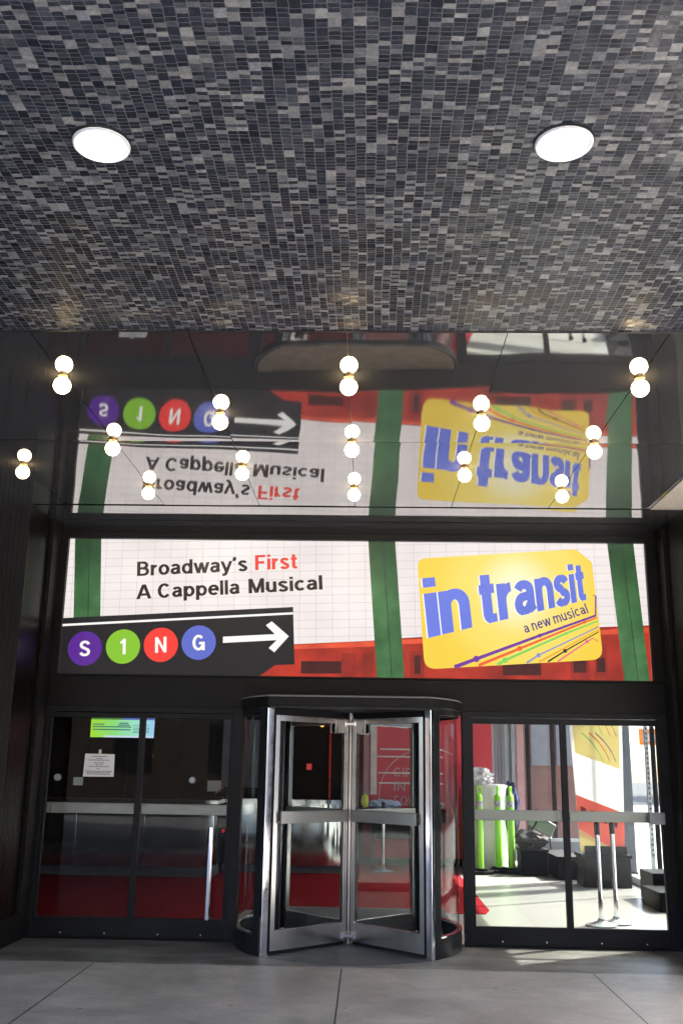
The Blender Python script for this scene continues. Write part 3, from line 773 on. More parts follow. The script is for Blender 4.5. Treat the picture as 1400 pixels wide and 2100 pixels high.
# ------------------------------------------------------------------ backlit sign over the doors
SGN = thing('illuminated_sign', 'long backlit theatre sign with subway artwork above the doors', 'sign', (0, 0, 2.46))
white = lin(250, 240, 236)
def bl(name, r, g, b_, var=0.0, sc=3, k=1.0): return glow(name, lin(r, g, b_), SG*k, var, sc, 0.3)
bl('s_black', 34, 32, 34); bl('s_white', 255, 252, 248); bl('s_ink', 42, 34, 30); bl('s_redtext', 240, 72, 60)
bl('s_purple', 92, 40, 150); bl('s_lime', 140, 200, 50); bl('s_red', 250, 66, 56); bl('s_blue', 98, 112, 205)
bl('s_train', 182, 50, 34, .45, 2.5); bl('s_trainband', 226, 84, 54, .3, 4); bl('s_traindark', 70, 26, 24, .4, 6); bl('s_traindoor', 150, 42, 32, .3, 5)
bl('s_letter', 108, 126, 226, .10, 2); bl('s_lilac', 70, 50, 140)
bl('l_purple', 120, 60, 160); bl('l_red', 245, 100, 50); bl('l_green', 130, 215, 100); bl('l_blue', 140, 150, 210); bl('l_orange', 245, 170, 50); bl('l_black', 40, 40, 30); bl('l_pink', 240, 90, 150)
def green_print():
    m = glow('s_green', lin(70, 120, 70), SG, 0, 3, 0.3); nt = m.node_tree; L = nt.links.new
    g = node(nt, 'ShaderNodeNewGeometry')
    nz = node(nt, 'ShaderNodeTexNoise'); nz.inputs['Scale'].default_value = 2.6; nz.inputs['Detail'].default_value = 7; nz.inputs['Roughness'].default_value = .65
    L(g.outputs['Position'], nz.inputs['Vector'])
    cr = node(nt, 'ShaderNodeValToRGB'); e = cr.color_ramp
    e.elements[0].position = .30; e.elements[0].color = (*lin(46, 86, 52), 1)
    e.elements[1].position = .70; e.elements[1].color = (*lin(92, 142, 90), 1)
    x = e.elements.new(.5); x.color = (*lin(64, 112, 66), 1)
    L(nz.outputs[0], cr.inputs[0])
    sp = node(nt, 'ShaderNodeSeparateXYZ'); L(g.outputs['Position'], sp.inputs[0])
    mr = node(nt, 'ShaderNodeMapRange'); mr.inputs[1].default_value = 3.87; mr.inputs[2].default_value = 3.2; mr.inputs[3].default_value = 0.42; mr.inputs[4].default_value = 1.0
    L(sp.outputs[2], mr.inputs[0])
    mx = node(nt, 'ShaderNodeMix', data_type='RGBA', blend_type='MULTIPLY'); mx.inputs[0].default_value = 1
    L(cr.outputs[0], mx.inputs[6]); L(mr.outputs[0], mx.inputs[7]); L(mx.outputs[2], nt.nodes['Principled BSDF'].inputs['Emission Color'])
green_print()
def tilewall_print():
    m = glow('s_tiles', white, SG*1.0, 0, 3, 0.3); nt = m.node_tree; L = nt.links.new
    g = node(nt, 'ShaderNodeNewGeometry')
    sp = node(nt, 'ShaderNodeSeparateXYZ'); L(g.outputs['Position'], sp.inputs[0])
    cb = node(nt, 'ShaderNodeCombineXYZ'); L(mathn(nt, 'ADD', sp.outputs[0], mathn(nt, 'MULTIPLY', sp.outputs[2], .02)), cb.inputs[0])
    L(mathn(nt, 'SUBTRACT', sp.outputs[2], mathn(nt, 'MULTIPLY', sp.outputs[0], .03)), cb.inputs[1])
    br = node(nt, 'ShaderNodeTexBrick'); br.offset = 0
    br.inputs['Scale'].default_value = 1; br.inputs['Brick Width'].default_value = .168; br.inputs['Row Height'].default_value = .085; br.inputs['Mortar Size'].default_value = .0022
    br.inputs['Color1'].default_value = (*lin(252, 243, 240), 1); br.inputs['Color2'].default_value = (*lin(248, 238, 235), 1); br.inputs['Mortar'].default_value = (*lin(206, 200, 200), 1)
    L(cb.outputs[0], br.inputs['Vector'])
    nz = node(nt, 'ShaderNodeTexNoise'); nz.inputs['Scale'].default_value = 1.1; nz.inputs['Detail'].default_value = 2; L(g.outputs['Position'], nz.inputs['Vector'])
    mr = node(nt, 'ShaderNodeMapRange'); mr.inputs[1].default_value = .3; mr.inputs[2].default_value = .7; mr.inputs[3].default_value = .86; mr.inputs[4].default_value = 1.05
    L(nz.outputs[0], mr.inputs[0])
    mx = node(nt, 'ShaderNodeMix', data_type='RGBA', blend_type='MULTIPLY'); mx.inputs[0].default_value = 1
    L(br.outputs[0], mx.inputs[6]); L(mr.outputs[0], mx.inputs[7]); L(mx.outputs[2], nt.nodes['Principled BSDF'].inputs['Emission Color'])
tilewall_print()
def card_print():
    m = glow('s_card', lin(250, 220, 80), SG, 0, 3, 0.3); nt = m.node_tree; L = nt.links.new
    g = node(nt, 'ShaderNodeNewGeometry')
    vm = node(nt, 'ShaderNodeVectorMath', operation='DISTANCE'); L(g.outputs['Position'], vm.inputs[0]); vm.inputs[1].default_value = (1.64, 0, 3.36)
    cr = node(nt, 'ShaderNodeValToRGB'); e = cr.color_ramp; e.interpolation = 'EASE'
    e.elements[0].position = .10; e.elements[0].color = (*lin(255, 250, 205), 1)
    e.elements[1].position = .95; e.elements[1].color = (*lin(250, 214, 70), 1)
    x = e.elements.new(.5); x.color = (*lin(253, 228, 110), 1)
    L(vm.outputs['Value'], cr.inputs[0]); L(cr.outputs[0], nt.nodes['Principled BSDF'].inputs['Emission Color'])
card_print()
fr = MB()
fr.box(-3.10, 3.10, -0.055, 0.10, 3.872, 3.94); fr.box(-3.10, 3.10, -0.035, 0.10, 2.4565, 2.475)
fr.box(-3.10, -2.985, -0.05, 0.10, 2.476, 3.871); fr.box(2.955, 3.10, -0.05, 0.10, 2.476, 3.871)
fr.box(-3.10, 3.10, -0.03, 0.10, 3.9405, H+0.01)
fr.build('frame', 'bronze', SGN, bevel=0.004)
Z0, Z1 = 2.4755, 3.8715
plate('tiled_backdrop', [(-2.984, Z0), (2.954, Z0), (2.954, Z1), (-2.984, Z1)], 0.0, 's_tiles', SGN, 0.05)
# train
tr = plate('train', [(-1.05, Z0+.001), (2.953, Z0+.001), (2.953, 3.033), (2.47, 3.010), (.481, 2.875), (.161, 2.844), (-.608, 2.800), (-1.05, 2.777)], -0.0015, 's_train', SGN)
plate('roof_band', [(-.9, 2.735), (.161, 2.785), (.481, 2.812), (2.953, 2.96), (2.953, 3.010), (.481, 2.860), (-.9, 2.772)], -0.0030, 's_trainband', tr)
def rect(x0, x1, z0, z1, sl=0.012): return [(x0, z0), (x1, z0+sl*(x1-x0)), (x1, z1+sl*(x1-x0)), (x0, z1)]
for x0, x1, za, zb in ((-.537, -.131, 2.506, 2.63), (1.481, 1.86, 2.515, 2.648), (.60, .66, 2.52, 2.70)):
    plate('train_window', rect(x0, x1, za, zb), -0.0040, 's_traindark', tr)
for x0, x1, za, zb in ((-.13, .015, 2.477, 2.714), (.076, .187, 2.477, 2.716), (.555, .70, 2.477, 2.745), (2.15, 2.34, 2.477, 2.80), (2.395, 2.52, 2.477, 2.84)):
    plate('train_door', rect(x0, x1, za, zb), -0.0034, 's_traindoor', tr)
for x0, x1, za, zb in ((2.182, 2.308, 2.55, 2.67), (2.415, 2.50, 2.56, 2.70)):
    plate('train_window', rect(x0, x1, za, zb), -0.0042, 's_traindark', tr)
# green columns
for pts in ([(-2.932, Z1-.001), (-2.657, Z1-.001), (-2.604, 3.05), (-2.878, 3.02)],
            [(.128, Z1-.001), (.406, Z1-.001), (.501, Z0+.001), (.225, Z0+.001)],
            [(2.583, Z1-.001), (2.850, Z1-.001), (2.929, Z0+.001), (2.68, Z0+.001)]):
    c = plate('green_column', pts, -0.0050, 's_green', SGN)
    (a, b_, c_, d) = pts
    mt = lambda p, q, f: (p[0]+(q[0]-p[0])*f, p[1]+(q[1]-p[1])*f)
    plate('seam', [mt(a, b_, .53), mt(a, b_, .555), mt(d, c_, .555), mt(d, c_, .53)], -0.0060, 's_black', c)
# direction panel
dp = plate('direction_panel', [(-2.9835, 3.038), (-.633, 3.178), (-.602, 2.597), (-.80, 2.585), (-.95, Z0+.001), (-2.9835, Z0+.001)], -0.0070, 's_black', SGN)
plate('rule', [(-2.9835, 2.954), (-.631, 3.102), (-.632, 3.124), (-2.9835, 2.976)], -0.0080, 's_white', dp)
plate('arrow', [(-1.336, 2.866), (-.81, 2.898), (-.905, 2.988), (-.845, 3.028), (-.667, 2.878), (-.81, 2.715), (-.868, 2.757), (-.79, 2.838), (-1.334, 2.803)], -0.0080, 's_white', dp)
for (cx, cz), ch, m in (((-2.736, 2.730), 'S', 's_purple'), ((-2.348, 2.754), '1', 's_lime'), ((-1.964, 2.776), 'N', 's_red'), ((-1.58, 2.803), 'G', 's_blue')):
    d = plate('route_bullet', [(cx+.174*math.cos(2*PI*k/48), cz+.174*math.sin(2*PI*k/48)) for k in range(48)], -0.0085, m, SGN)
    wd = GL[ch][0]*.158
    ca, sa = math.cos(R(3.2)), math.sin(R(3.2))
    text_mesh(ch, lambda u, v: (cx+ca*((u-.5)*wd)-sa*((v-.5)*.158), cz+sa*((u-.5)*wd)+ca*((v-.5)*.158)), -0.0098, wgt=.19).build('letter', 's_white', d)
def line_text(txt, p0, p1, cap, m, nm='slogan', y=-0.0022, wgt=.20, par=None):
    ux, uz = p1[0]-p0[0], p1[1]-p0[1]; l = math.hypot(ux, uz)
    nx, nz = -uz/l*cap, ux/l*cap
    return text_mesh(txt, lambda u, v: (p0[0]+ux*u+nx*v, p0[1]+uz*u+nz*v), y, wgt=wgt).build(nm, m, par or SGN)
line_text("Broadway's", (-2.256, 3.482), (-1.115, 3.549), .152, 's_ink')
line_text('First', (-1.035, 3.558), (-.599, 3.580), .158, 's_redtext')
q0, q1 = (-2.239, 3.241), (-.335, 3.363)
for wd_, ua, ub in (('A', 0, .0735), ('Cappella', .112, .553), ('Musical', .602, 1)):
    line_text(wd_, (q0[0]+(q1[0]-q0[0])*ua, q0[1]+(q1[1]-q0[1])*ua), (q0[0]+(q1[0]-q0[0])*ub, q0[1]+(q1[1]-q0[1])*ub), .150, 's_ink')
# fare card
def rounded(pts, rads):
    out = []; n = len(pts)
    for i, (p, r) in enumerate(zip(pts, rads)):
        p = Vector(p); a = Vector(pts[i-1]); c = Vector(pts[(i+1) % n])
        if r <= 0: out.append(tuple(p)); continue
        da = (a-p).normalized(); dc = (c-p).normalized()
        s0, s1 = p+da*r, p+dc*r
        for k in range(7):
            t_ = k/6
            q = s0*(1-t_)**2+p*2*t_*(1-t_)+s1*t_*t_
            out.append((q.x, q.y))
    return out
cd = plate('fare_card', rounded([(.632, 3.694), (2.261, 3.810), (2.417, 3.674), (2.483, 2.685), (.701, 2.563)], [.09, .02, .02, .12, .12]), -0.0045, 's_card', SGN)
qm = quad_map((.750, 2.880), (2.345, 3.285), (2.320, 3.665), (.690, 3.490))
sh = quad_map((.736, 2.876), (2.337, 3.282), (2.312, 3.664), (.676, 3.488))
for q, y, m in ((sh, -.0056, 's_white'), (qm, -.0068, 's_letter')):
    text_mesh('in transit', q, y, wgt=.235, gap=.06, space=.18).build('title', m, cd)
line_text('a new musical', (1.716, 2.936), (2.362, 3.152), .104, 's_lilac', 'subtitle', -.0068, .15, cd)
def ribbon(name, pts, w0, w1, m, dots=()):
    n = len(pts); L_ = []; R_ = []
    for i, p in enumerate(pts):
        a = Vector(pts[max(i-1, 0)]); c = Vector(pts[min(i+1, n-1)])
        d = (c-a).normalized(); hw = (w0+(w1-w0)*i/max(1, n-1))/2
        L_.append((p[0]-d.y*hw, p[1]+d.x*hw)); R_.append((p[0]+d.y*hw, p[1]-d.x*hw))
    b = MB()
    for i in range(n-1): b.add([(q[0], -.0056, q[1]) for q in (L_[i], R_[i], R_[i+1], L_[i+1])], [(0, 1, 2, 3)])
    for (x, z, r) in dots: b.add([(x+r*math.cos(2*PI*k/20), -.0060, z+r*math.sin(2*PI*k/20)) for k in range(20)], [tuple(range(20))])
    b.build(name, m, cd)
ribbon('transit_line', [(1.00, 2.590), (1.219, 2.674), (1.86, 2.916), (2.427, 3.125), (2.439, 3.325), (2.413, 3.332)], .040, .010, 'l_purple', [(1.219, 2.674, .032), (1.86, 2.916, .02)])
ribbon('transit_line', [(1.24, 2.610), (1.656, 2.784), (2.314, 3.057), (2.440, 3.104)], .030, .012, 'l_red', [(1.656, 2.784, .025), (2.314, 3.057, .014)])
ribbon('transit_line', [(1.43, 2.620), (1.506, 2.665), (2.125, 2.942), (2.447, 3.070)], .030, .014, 'l_green', [(1.506, 2.665, .028), (2.125, 2.942, .015)])
ribbon('transit_line', [(1.72, 2.640), (1.839, 2.718), (2.450, 3.011)], .020, .010, 'l_blue', [(1.839, 2.718, .022)])
ribbon('transit_line', [(1.84, 2.650), (2.452, 2.984)], .018, .009, 'l_orange')
ribbon('transit_line', [(1.93, 2.655), (2.106, 2.765), (2.453, 2.963)], .018, .009, 'l_black', [(2.106, 2.765, .02)])
ribbon('transit_line', [(2.03, 2.660), (2.329, 2.861), (2.391, 2.898), (2.440, 2.862)], .014, .007, 'l_pink', [(2.329, 2.861, .016)])

# ------------------------------------------------------------------ lamps
def globe(x, y):
    t = thing('globe_lamp', 'x', 'globe lamp', (x, y, H), 'globe lamps on the mirrored ceiling')
    MB().lathe([(0.034, 0.0), (0.034, -0.012), (0.022, -0.014), (0.022, -0.030)], (x, y, H-0.002), 20).build('socket', 'brass', t, True)
    r = 0.055; c = H-0.024-r*0.90
    MB().lathe([(0.0, -r)]+[(r*math.sin(R(a)), -r*math.cos(R(a))) for a in range(10, 180, 10)]+[(0.0, r)], (x, y, c), 24).build('bulb', 'bulb', t, True)
    return t
ROWS = (-4.11, -3.44, -2.83, -2.187, -1.565)
words = {(-2, 0): 'lit globe lamp over the left door, nearest row, leftmost of three', (0, 0): 'lit globe lamp in the middle of the row nearest the tiled ceiling', (2, 0): 'lit globe lamp nearest the tiled ceiling, rightmost of all',
         (-1, 1): 'lit globe lamp in the second row, left, above the mirrored arrow', (1, 1): 'lit globe lamp in the second row, right, above the mirrored yellow card',
         (-2, 2): 'lit globe lamp in the third row, beside the mirrored green disc', (0, 2): 'lit globe lamp in the middle of the third row', (2, 2): 'lit globe lamp in the third row by the right end of the mirrored card',
         (-3, 3): 'lit globe lamp far left beside the brown side wall', (-1, 3): 'lit globe lamp in the fourth row over the mirrored slogan', (1, 3): 'lit globe lamp in the fourth row before the mirrored title',
         (-2, 4): 'lit globe lamp in the row nearest the sign, left', (0, 4): 'lit globe lamp in the row nearest the sign, middle', (2, 4): 'lit globe lamp in the row nearest the sign, right'}
g0 = None
for (k, r_), lb in words.items():
    x, y = 0.914*k, ROWS[r_]
    if g0 is None: g0 = globe(x, y); o = g0
    else:
        o = g0.copy(); COL.objects.link(o); o.location = (x, y, H)
        for ch in g0.children:
            c = ch.copy(); COL.objects.link(c); c.parent = o
    o['label'] = lb
for x, lb in ((-0.941, 'round white recessed downlight in the tiled ceiling, left one'), (0.889, 'round white recessed downlight in the tiled ceiling, right one')):
    t = thing('downlight', lb, 'ceiling light', (x, -6.525, H-0.006), 'recessed downlights in the tiled ceiling')
    MB().lathe([(0.0, -0.0006), (0.118, -0.0006), (0.118, 0.0)], (x, -6.525, H-0.0062), 48).build('recess', 'black', t)
    MB().lathe([(0.114, -0.010), (0.112, -0.016), (0.106, -0.019), (0.102, -0.013), (0.102, -0.004), (0.114, -0.004)], (x, -6.525, H-0.0062), 48).build('trim_ring', 'white_plastic', t, True)
    MB().lathe([(0.0, -0.012), (0.09, -0.0115), (0.1015, -0.009), (0.1015, -0.004)], (x, -6.525, H-0.0062), 48).build('lens', 'downlight', t, True)


# ================================================================== LOBBY
struct(MB().slab([(-6.5, 1.3), (-1.3, 1.3), (-1.25, 2.1), (1.5, 2.1), (1.58, 2.42), (1.58, 7.9), (-6.5, 7.9)], -0.0005, 0.006).build('carpet', 'carpet'))
struct(MB().box(-1.15, 1.05, 1.06, 2.38, 0.0065, 0.012).build('door_mat', 'mat_grey'))
# ticket counter
t = thing('ticket_counter', 'long steel ticket counter behind the left doors', 'counter', (-4, 5.3, 0.006))
MB().box(-6.2, -2.12, 5.26, 5.9, 0.006, 0.15).build('plinth', 'slate_wall', t)
MB().box(-2.12, -0.25, 6.15, 6.5, 0.006, 0.12).build('plinth', 'slate_wall', t)
for k in range(4):
    a = -6.2+1.02*k
    MB().box(a+.002, a+1.016, 5.20, 5.92, 0.152, 1.035).build('front_panel', 'counter_steel', t, bevel=0.004)
MB().box(-6.25, -2.06, 5.12, 5.95, 1.037, 1.10).build('countertop', 'counter_steel', t, bevel=0.006)
pts = [(-2.05, 6.05), (-0.6, 6.05)]+[(-0.6+.45*math.cos(R(a)), 6.5+.45*math.sin(R(a))) for a in range(-80, 1, 10)]+[(-2.05, 6.55)]
MB().slab(pts, 0.122, 1.035).build('end_section', 'counter_steel', t, True)
pts = [(-2.05, 5.98), (-0.6, 5.98)]+[(-0.6+.52*math.cos(R(a)), 6.5+.52*math.sin(R(a))) for a in range(-80, 1, 10)]+[(-2.05, 6.6)]
MB().slab(pts, 1.037, 1.10).build('countertop', 'counter_steel', t)
# box-office wall
t = thing('back_wall', 'dark brown panelled box office wall behind the ticket counter', 'wall', (-3, 6.9, 0))
MB().box(-6.6, -0.22, 6.95, 7.1, 0, 3.5).build('panelling', 'dark_wood', t)
b = MB()
for x in (-5.9, -4.9, -3.9, -3.0, -2.2, -1.3): b.box(x, x+.02, 6.935, 6.949, 0, 3.5)
b.build('batten', 'dark_panel', t)
MB().box(-6.6, -0.22, 6.80, 6.949, 2.40, 2.52).build('bulkhead', 'slate_wall', t)
MB().box(-0.50, -0.47, 6.93, 6.9485, 1.1, 2.40).build('red_trim', 'red_plastic', t)
for x0 in (-2.05, -1.6):
    MB().box(x0, x0+.32, 6.90, 6.948, 1.15, 2.2).build('ticket_window', 'dark_panel', t)
MB().box(-2.28, -1.25, 6.88, 6.934, 1.25, 2.35).build('notice_panel', 'slate_wall', t)
# tv screen
t = thing('display_screen', 'lit green and blue display screen hanging above the counter', 'screen', (-3.9, 6.5, 2.0))
MB().box(-4.43, -3.36, 6.505, 6.56, 2.0, 2.40).build('casing', 'black', t, bevel=.004)
m = glow('screen', lin(140, 200, 120), SG*1.1, 0, 3, 0.2); nt = m.node_tree
g = node(nt, 'ShaderNodeNewGeometry'); sp = node(nt, 'ShaderNodeSeparateXYZ'); nt.links.new(g.outputs['Position'], sp.inputs[0])
mr = node(nt, 'ShaderNodeMapRange'); mr.inputs[1].default_value = -4.42; mr.inputs[2].default_value = -3.37; nt.links.new(sp.outputs[0], mr.inputs[0])
cr = node(nt, 'ShaderNodeValToRGB'); e = cr.color_ramp
e.elements[0].color = (*lin(165, 220, 40), 1); e.elements[1].color = (*lin(160, 205, 240), 1); x = e.elements.new(.35); x.color = (*lin(140, 220, 120), 1); x = e.elements.new(.7); x.color = (*lin(160, 225, 200), 1)
nt.links.new(mr.outputs[0], cr.inputs[0]); nt.links.new(cr.outputs[0], nt.nodes['Principled BSDF'].inputs['Emission Color'])
MB().box(-4.42, -3.37, 6.500, 6.5045, 2.015, 2.385).build('display', 'screen', t)
glow('scr_dark', lin(70, 110, 120), SG, 0, 3, 0.1); glow('scr_pale', lin(215, 225, 250), SG, 0, 3, 0.1); glow('scr_blue', lin(90, 110, 190), SG, 0, 3, .1); glow('scr_olive', lin(80, 125, 60), SG, 0, 3, .1)
MB().box(-4.42, -3.9, 6.4985, 6.4998, 2.30, 2.385).build('banner_strip', 'scr_olive', t)
MB().box(-3.899, -3.37, 6.4985, 6.4998, 2.30, 2.385).build('banner_strip', 'scr_blue', t)
b = MB()
for z, x0, x1 in ((2.225, -4.39, -4.20), (2.185, -4.39, -3.75), (2.14, -4.39, -3.76), (2.245, -3.95, -3.80), (2.215, -3.97, -3.78)): b.box(x0, x1, 6.4984, 6.4997, z-.009, z+.009)
for z in (2.21, 2.17, 2.15, 2.12, 2.10): b.box(-3.72, -3.45, 6.4984, 6.4997, z-.004, z+.004)
b.build('screen_text', 'scr_dark', t)
MB().box(-4.2, -3.38, 6.4984, 6.4997, 2.016, 2.045).build('ticker', 'scr_pale', t)
MB().tube([(-3.9, 6.55, 2.40), (-3.9, 6.55, 3.5)], .02).build('ceiling_mount', 'black', t)
# card terminal
t = thing('card_terminal', 'small pale card terminal on a black stand on the counter', 'card terminal', (-2.15, 5.6, 1.1))
MB().box(-2.31, -2.10, 5.62, 5.635, 1.21, 1.37).build('screen', 'card_reader', t, bevel=.004)
MB().box(-2.28, -2.06, 5.55, 5.72, 1.101, 1.13).build('base', 'black', t, bevel=.004)
MB().tube([(-2.2, 5.64, 1.13), (-2.18, 5.645, 1.24)], .014).build('arm', 'black', t)
MB().tube([(-2.16, 5.57, 1.19), (-2.05, 5.57, 1.27)], .012).build('pen', 'chrome', t)
tag(MB().lathe([(0.0, -.045), (.04, -.02), (.045, .02), (.02, .05), (.02, .08), (0, .08)], (-.62, 6.75, 2.28), 16).build('pendant_lamp', 'amber_lamp', smooth=True), 'tiny amber lamp glowing in the dark lobby behind the left wing', 'lamp')

# red wall with lettering
t = thing('lobby_wall', 'red lobby wall with faint pink lettering and white lines', 'wall', (1, 7.9, 0))
MB().box(-0.22, 2.30, 7.72, 7.9, 0, 3.5).build('red_panelling', 'red_wall', t)
MB().box(-0.22, 2.30, 7.70, 7.7195, 0.0, 0.12).build('skirting', 'dark_wood', t)
MB().box(-0.20, 0.07, 7.705, 7.7195, 0.12, 3.4).build('dark_strip', 'maroon', t)
MB().box(0.072, 0.17, 7.705, 7.7195, 0.9, 3.4).build('pink_strip', 'pink_strip', t)
MB().box(0.19, 0.30, 7.69, 7.7195, 1.15, 3.3).build('pale_post', 'text_white', t)
yb = 7.716
for i, s_ in enumerate(('CIRCLE', 'IN THE', 'SQUARE')):
    line_text(s_, (0.585, 1.455-.235*i), (0.585+len(s_)*.125, 1.455-.235*i-.02), .155, 'text_pink', 'lettering', yb, .15, t)
b = MB(); A = arc(1.20, 1.15, .86, .80, 60, 190, 40)
for i in range(40):
    (xa, za), (xb, zb) = A[i], A[i+1]
    k = 0.975
    f = lambda x, z, q: (1.20+(x-1.20)*q, yb+.001, 1.15+(z-1.15)*q)
    b.add([f(xa, za, 1), f(xb, zb, 1), f(xb, zb, k), f(xa, za, k)], [(0, 1, 2, 3)])
b.build('ring', 'text_pink', t)
b = MB()
for z, x0 in ((1.915, .36), (1.79, .31), (1.515, .32), (1.345, .34)): b.box(x0, 1.45, yb-.002, yb+.002, z-.012, z+.012)
b.build('stripe', 'text_white', t)
text_mesh('REH', lambda u, v: (0.605+.30*(1-u), 2.29-.03*(1-u)+.115*v), yb, wgt=.2).build('lettering', 'paper', t)  # mirror-reversed letters painted on the wall, standing in for a reflection
# outlet box on the red wall
t = thing('outlet_box', 'cream outlet box with two sockets on the red lobby wall', 'outlet box', (1.35, 7.66, .93))
MB().box(1.28, 1.46, 7.66, 7.719, .845, 1.03).build('cover', 'tape', t, bevel=.006)
for z in (.885, .965): MB().box(1.365, 1.41, 7.656, 7.6595, z, z+.03).build('socket', 'black', t)
# counter bench along the red wall with a folded sheet
t = thing('bench', 'dark low bench along the red wall in the lobby', 'bench', (1.1, 7.4, 0.006))
MB().box(-0.1, 1.45, 7.15, 7.68, 0.72, 0.94).build('top', 'dark_wood', t, bevel=.005)
for x in (.22, 1.32): MB().box(x, x+.06, 7.22, 7.6, 0.006, 0.719).build('leg', 'dark_wood', t)
MB().box(.29, 1.31, 7.5, 7.53, .44, .719).build('back_panel', 'dark_wood', t)
tag(blob((.42, 7.35, 1.00), .22, 4, .35, 2.6, 3, (1.15, .6, .36)).build('folded_sheet', 'pale_blue_sheet', smooth=True), 'crumpled pale blue sheet lying on the dark bench', 'sheet')
tag(blob((.10, 7.3, 1.05), .075, 3, .3, 2.5, 8, (.8, .8, 1.5)).build('safety_vest', 'hi_vis', smooth=True), 'small bright yellow vest bundled on the bench end', 'vest')

def stanchion(x, y, label, belt=None):
    t = thing('stanchion', label, 'barrier post', (x, y, 0.006), 'chrome barrier posts in the lobby')
    MB().lathe([(0.0, .006), (.165, .006), (.165, .016), (.10, .03), (.04, .05), (.034, .075), (0, .075)], (x, y, 0), 36).build('base', 'galv', t, True)
    MB().lathe([(.024, .07), (.024, .93)], (x, y, 0), 20).build('pole', 'chrome', t, True)
    MB().lathe([(.031, .93), (.031, 1.05), (.026, 1.065), (0, 1.068)], (x, y, 0), 20).build('belt_head', 'black', t, True)
    if belt: MB().box(x+.036, x+belt, y-.002, y+.002, .965, 1.02).build('belt', 'black', t)
    return t
stanchion(0.40, 6.55, 'chrome barrier post standing on the red carpet behind the revolving door')
stanchion(2.655, 1.42, 'chrome barrier post on the pale floor behind the rightmost door, left one')
stanchion(2.86, 1.60, 'chrome barrier post on the pale floor behind the rightmost door, right one')

# lime delineator posts
def delineator(x, y, rot, label):
    t = thing('delineator_post', label, 'traffic post', (x, y, 0), 'lime delineator posts in the lobby')
    b = MB().slab([(x+.23*math.cos(R(a)), y+.23*math.sin(R(a))) for a in range(rot, rot+360, 45)], 0.0, .05)
    b.slab([(x+.13*math.cos(R(a)), y+.13*math.sin(R(a))) for a in range(rot, rot+360, 45)], .0501, .085)
    b.build('base', 'rubber', t, bevel=.008)
    MB().lathe([(.056, .085), (.054, .96), (.058, 1.0), (.058, 1.16), (.045, 1.19), (.03, 1.21), (0, 1.212)], (x, y, 0), 24).build('tube', 'lime', t, True)
    MB().lathe([(.0592, 1.01), (.0592, 1.11)], (x, y, 0), 24).build('reflective_band', 'reflective_band', t, True)
    c, s_ = math.cos(R(rot)), math.sin(R(rot)); b = MB()
    M_ = Matrix.Translation((x, y, 0)) @ Matrix.Rotation(R(rot), 4, 'Z')
    for bx in ((-.045, -.022, -.015, .015, 1.213, 1.34), (.022, .045, -.015, .015, 1.213, 1.34), (-.0219, .0219, -.0148, .0148, 1.315, 1.341), (-.0219, .0219, -.0148, .0148, 1.213, 1.25)): b.box(*bx, M=M_)
    b.build('grip', 'lime', t, bevel=.004)
    return t
delineator(1.94, 6.60, 10, 'lime traffic post with a facing loop handle, leftmost of three')
delineator(2.27, 6.85, 75, 'lime traffic post, middle of three beside the white drum')
delineator(2.46, 6.75, 60, 'lime traffic post, rightmost of three by the navy jacket')
t = thing('storage_drum', 'tall white plastic drum behind the lime traffic posts', 'drum', (2.1, 7.3, 0))
MB().lathe([(.0, .0), (.37, .0), (.38, .04), (.385, .5), (.38, 1.30), (.36, 1.36), (0, 1.37)], (2.10, 7.28, 0), 40).build('shell', 'white_plastic', t, True)
MB().lathe([(.392, 1.30), (.396, 1.325), (.392, 1.35)], (2.10, 7.28, 0), 40).build('rim', 'white_plastic', t, True)
tag(blob((2.0, 7.12, 1.48), .19, 4, .45, 3.2, 5, (1.15, .8, .75)).build('plastic_bag', 'bag_plastic', smooth=True), 'crumpled white plastic bag on top of the white drum', 'bag')
tag(blob((2.52, 7.25, .92), .2, 4, .3, 2.2, 11, (.75, .9, 2.4)).build('jacket', 'navy_cloth', smooth=True), 'navy jacket hanging over the right side of the white drum', 'jacket')
t = thing('storage_box', 'black box on the lobby floor right of the lime posts', 'box', (2.75, 6.4, 0))
MB().box(2.55, 2.98, 6.40, 6.8, .0, .36).build('body', 'black_bag', t, bevel=.02)
MB().box(2.53, 3.0, 6.38, 6.82, .361, .40).build('lid', 'rubber', t, bevel=.01)
tag(blob((2.76, 6.6, .52), .2, 4, .32, 2, 21, (1.3, .9, .75)).build('rubbish_bag', 'black_bag', smooth=True), 'crumpled black bag lying on the black box', 'bag')
t = thing('storage_box', 'long low black case on the floor beside the smaller black box', 'box', (3.12, 6.3, 0))
MB().box(3.03, 3.40, 5.9, 7.2, .0, .30).build('body', 'black_bag', t, bevel=.02)
MB().box(3.02, 3.41, 5.89, 7.21, .301, .335).build('lid', 'rubber', t, bevel=.01)
t = thing('folding_chair', 'grey folded chair leaning behind the black bag', 'chair', (3.0, 7.2, 0))
Mx = Matrix.Translation((3.02, 7.15, .72)) @ Matrix.Rotation(R(-20), 4, 'Z') @ Matrix.Rotation(R(28), 4, 'Y')
MB().box(-.22, .22, -.02, .02, -.10, .12, M=Mx).build('seat', 'facade_grey', t, bevel=.02)
MB().tube([(2.78, 7.16, 0), (2.84, 7.16, .6), (3.05, 7.16, .95)], .014).build('leg', 'rubber', t, True)
MB().tube([(3.18, 7.2, 0), (3.16, 7.2, .5), (2.95, 7.2, .98)], .014).build('leg', 'rubber', t, True)

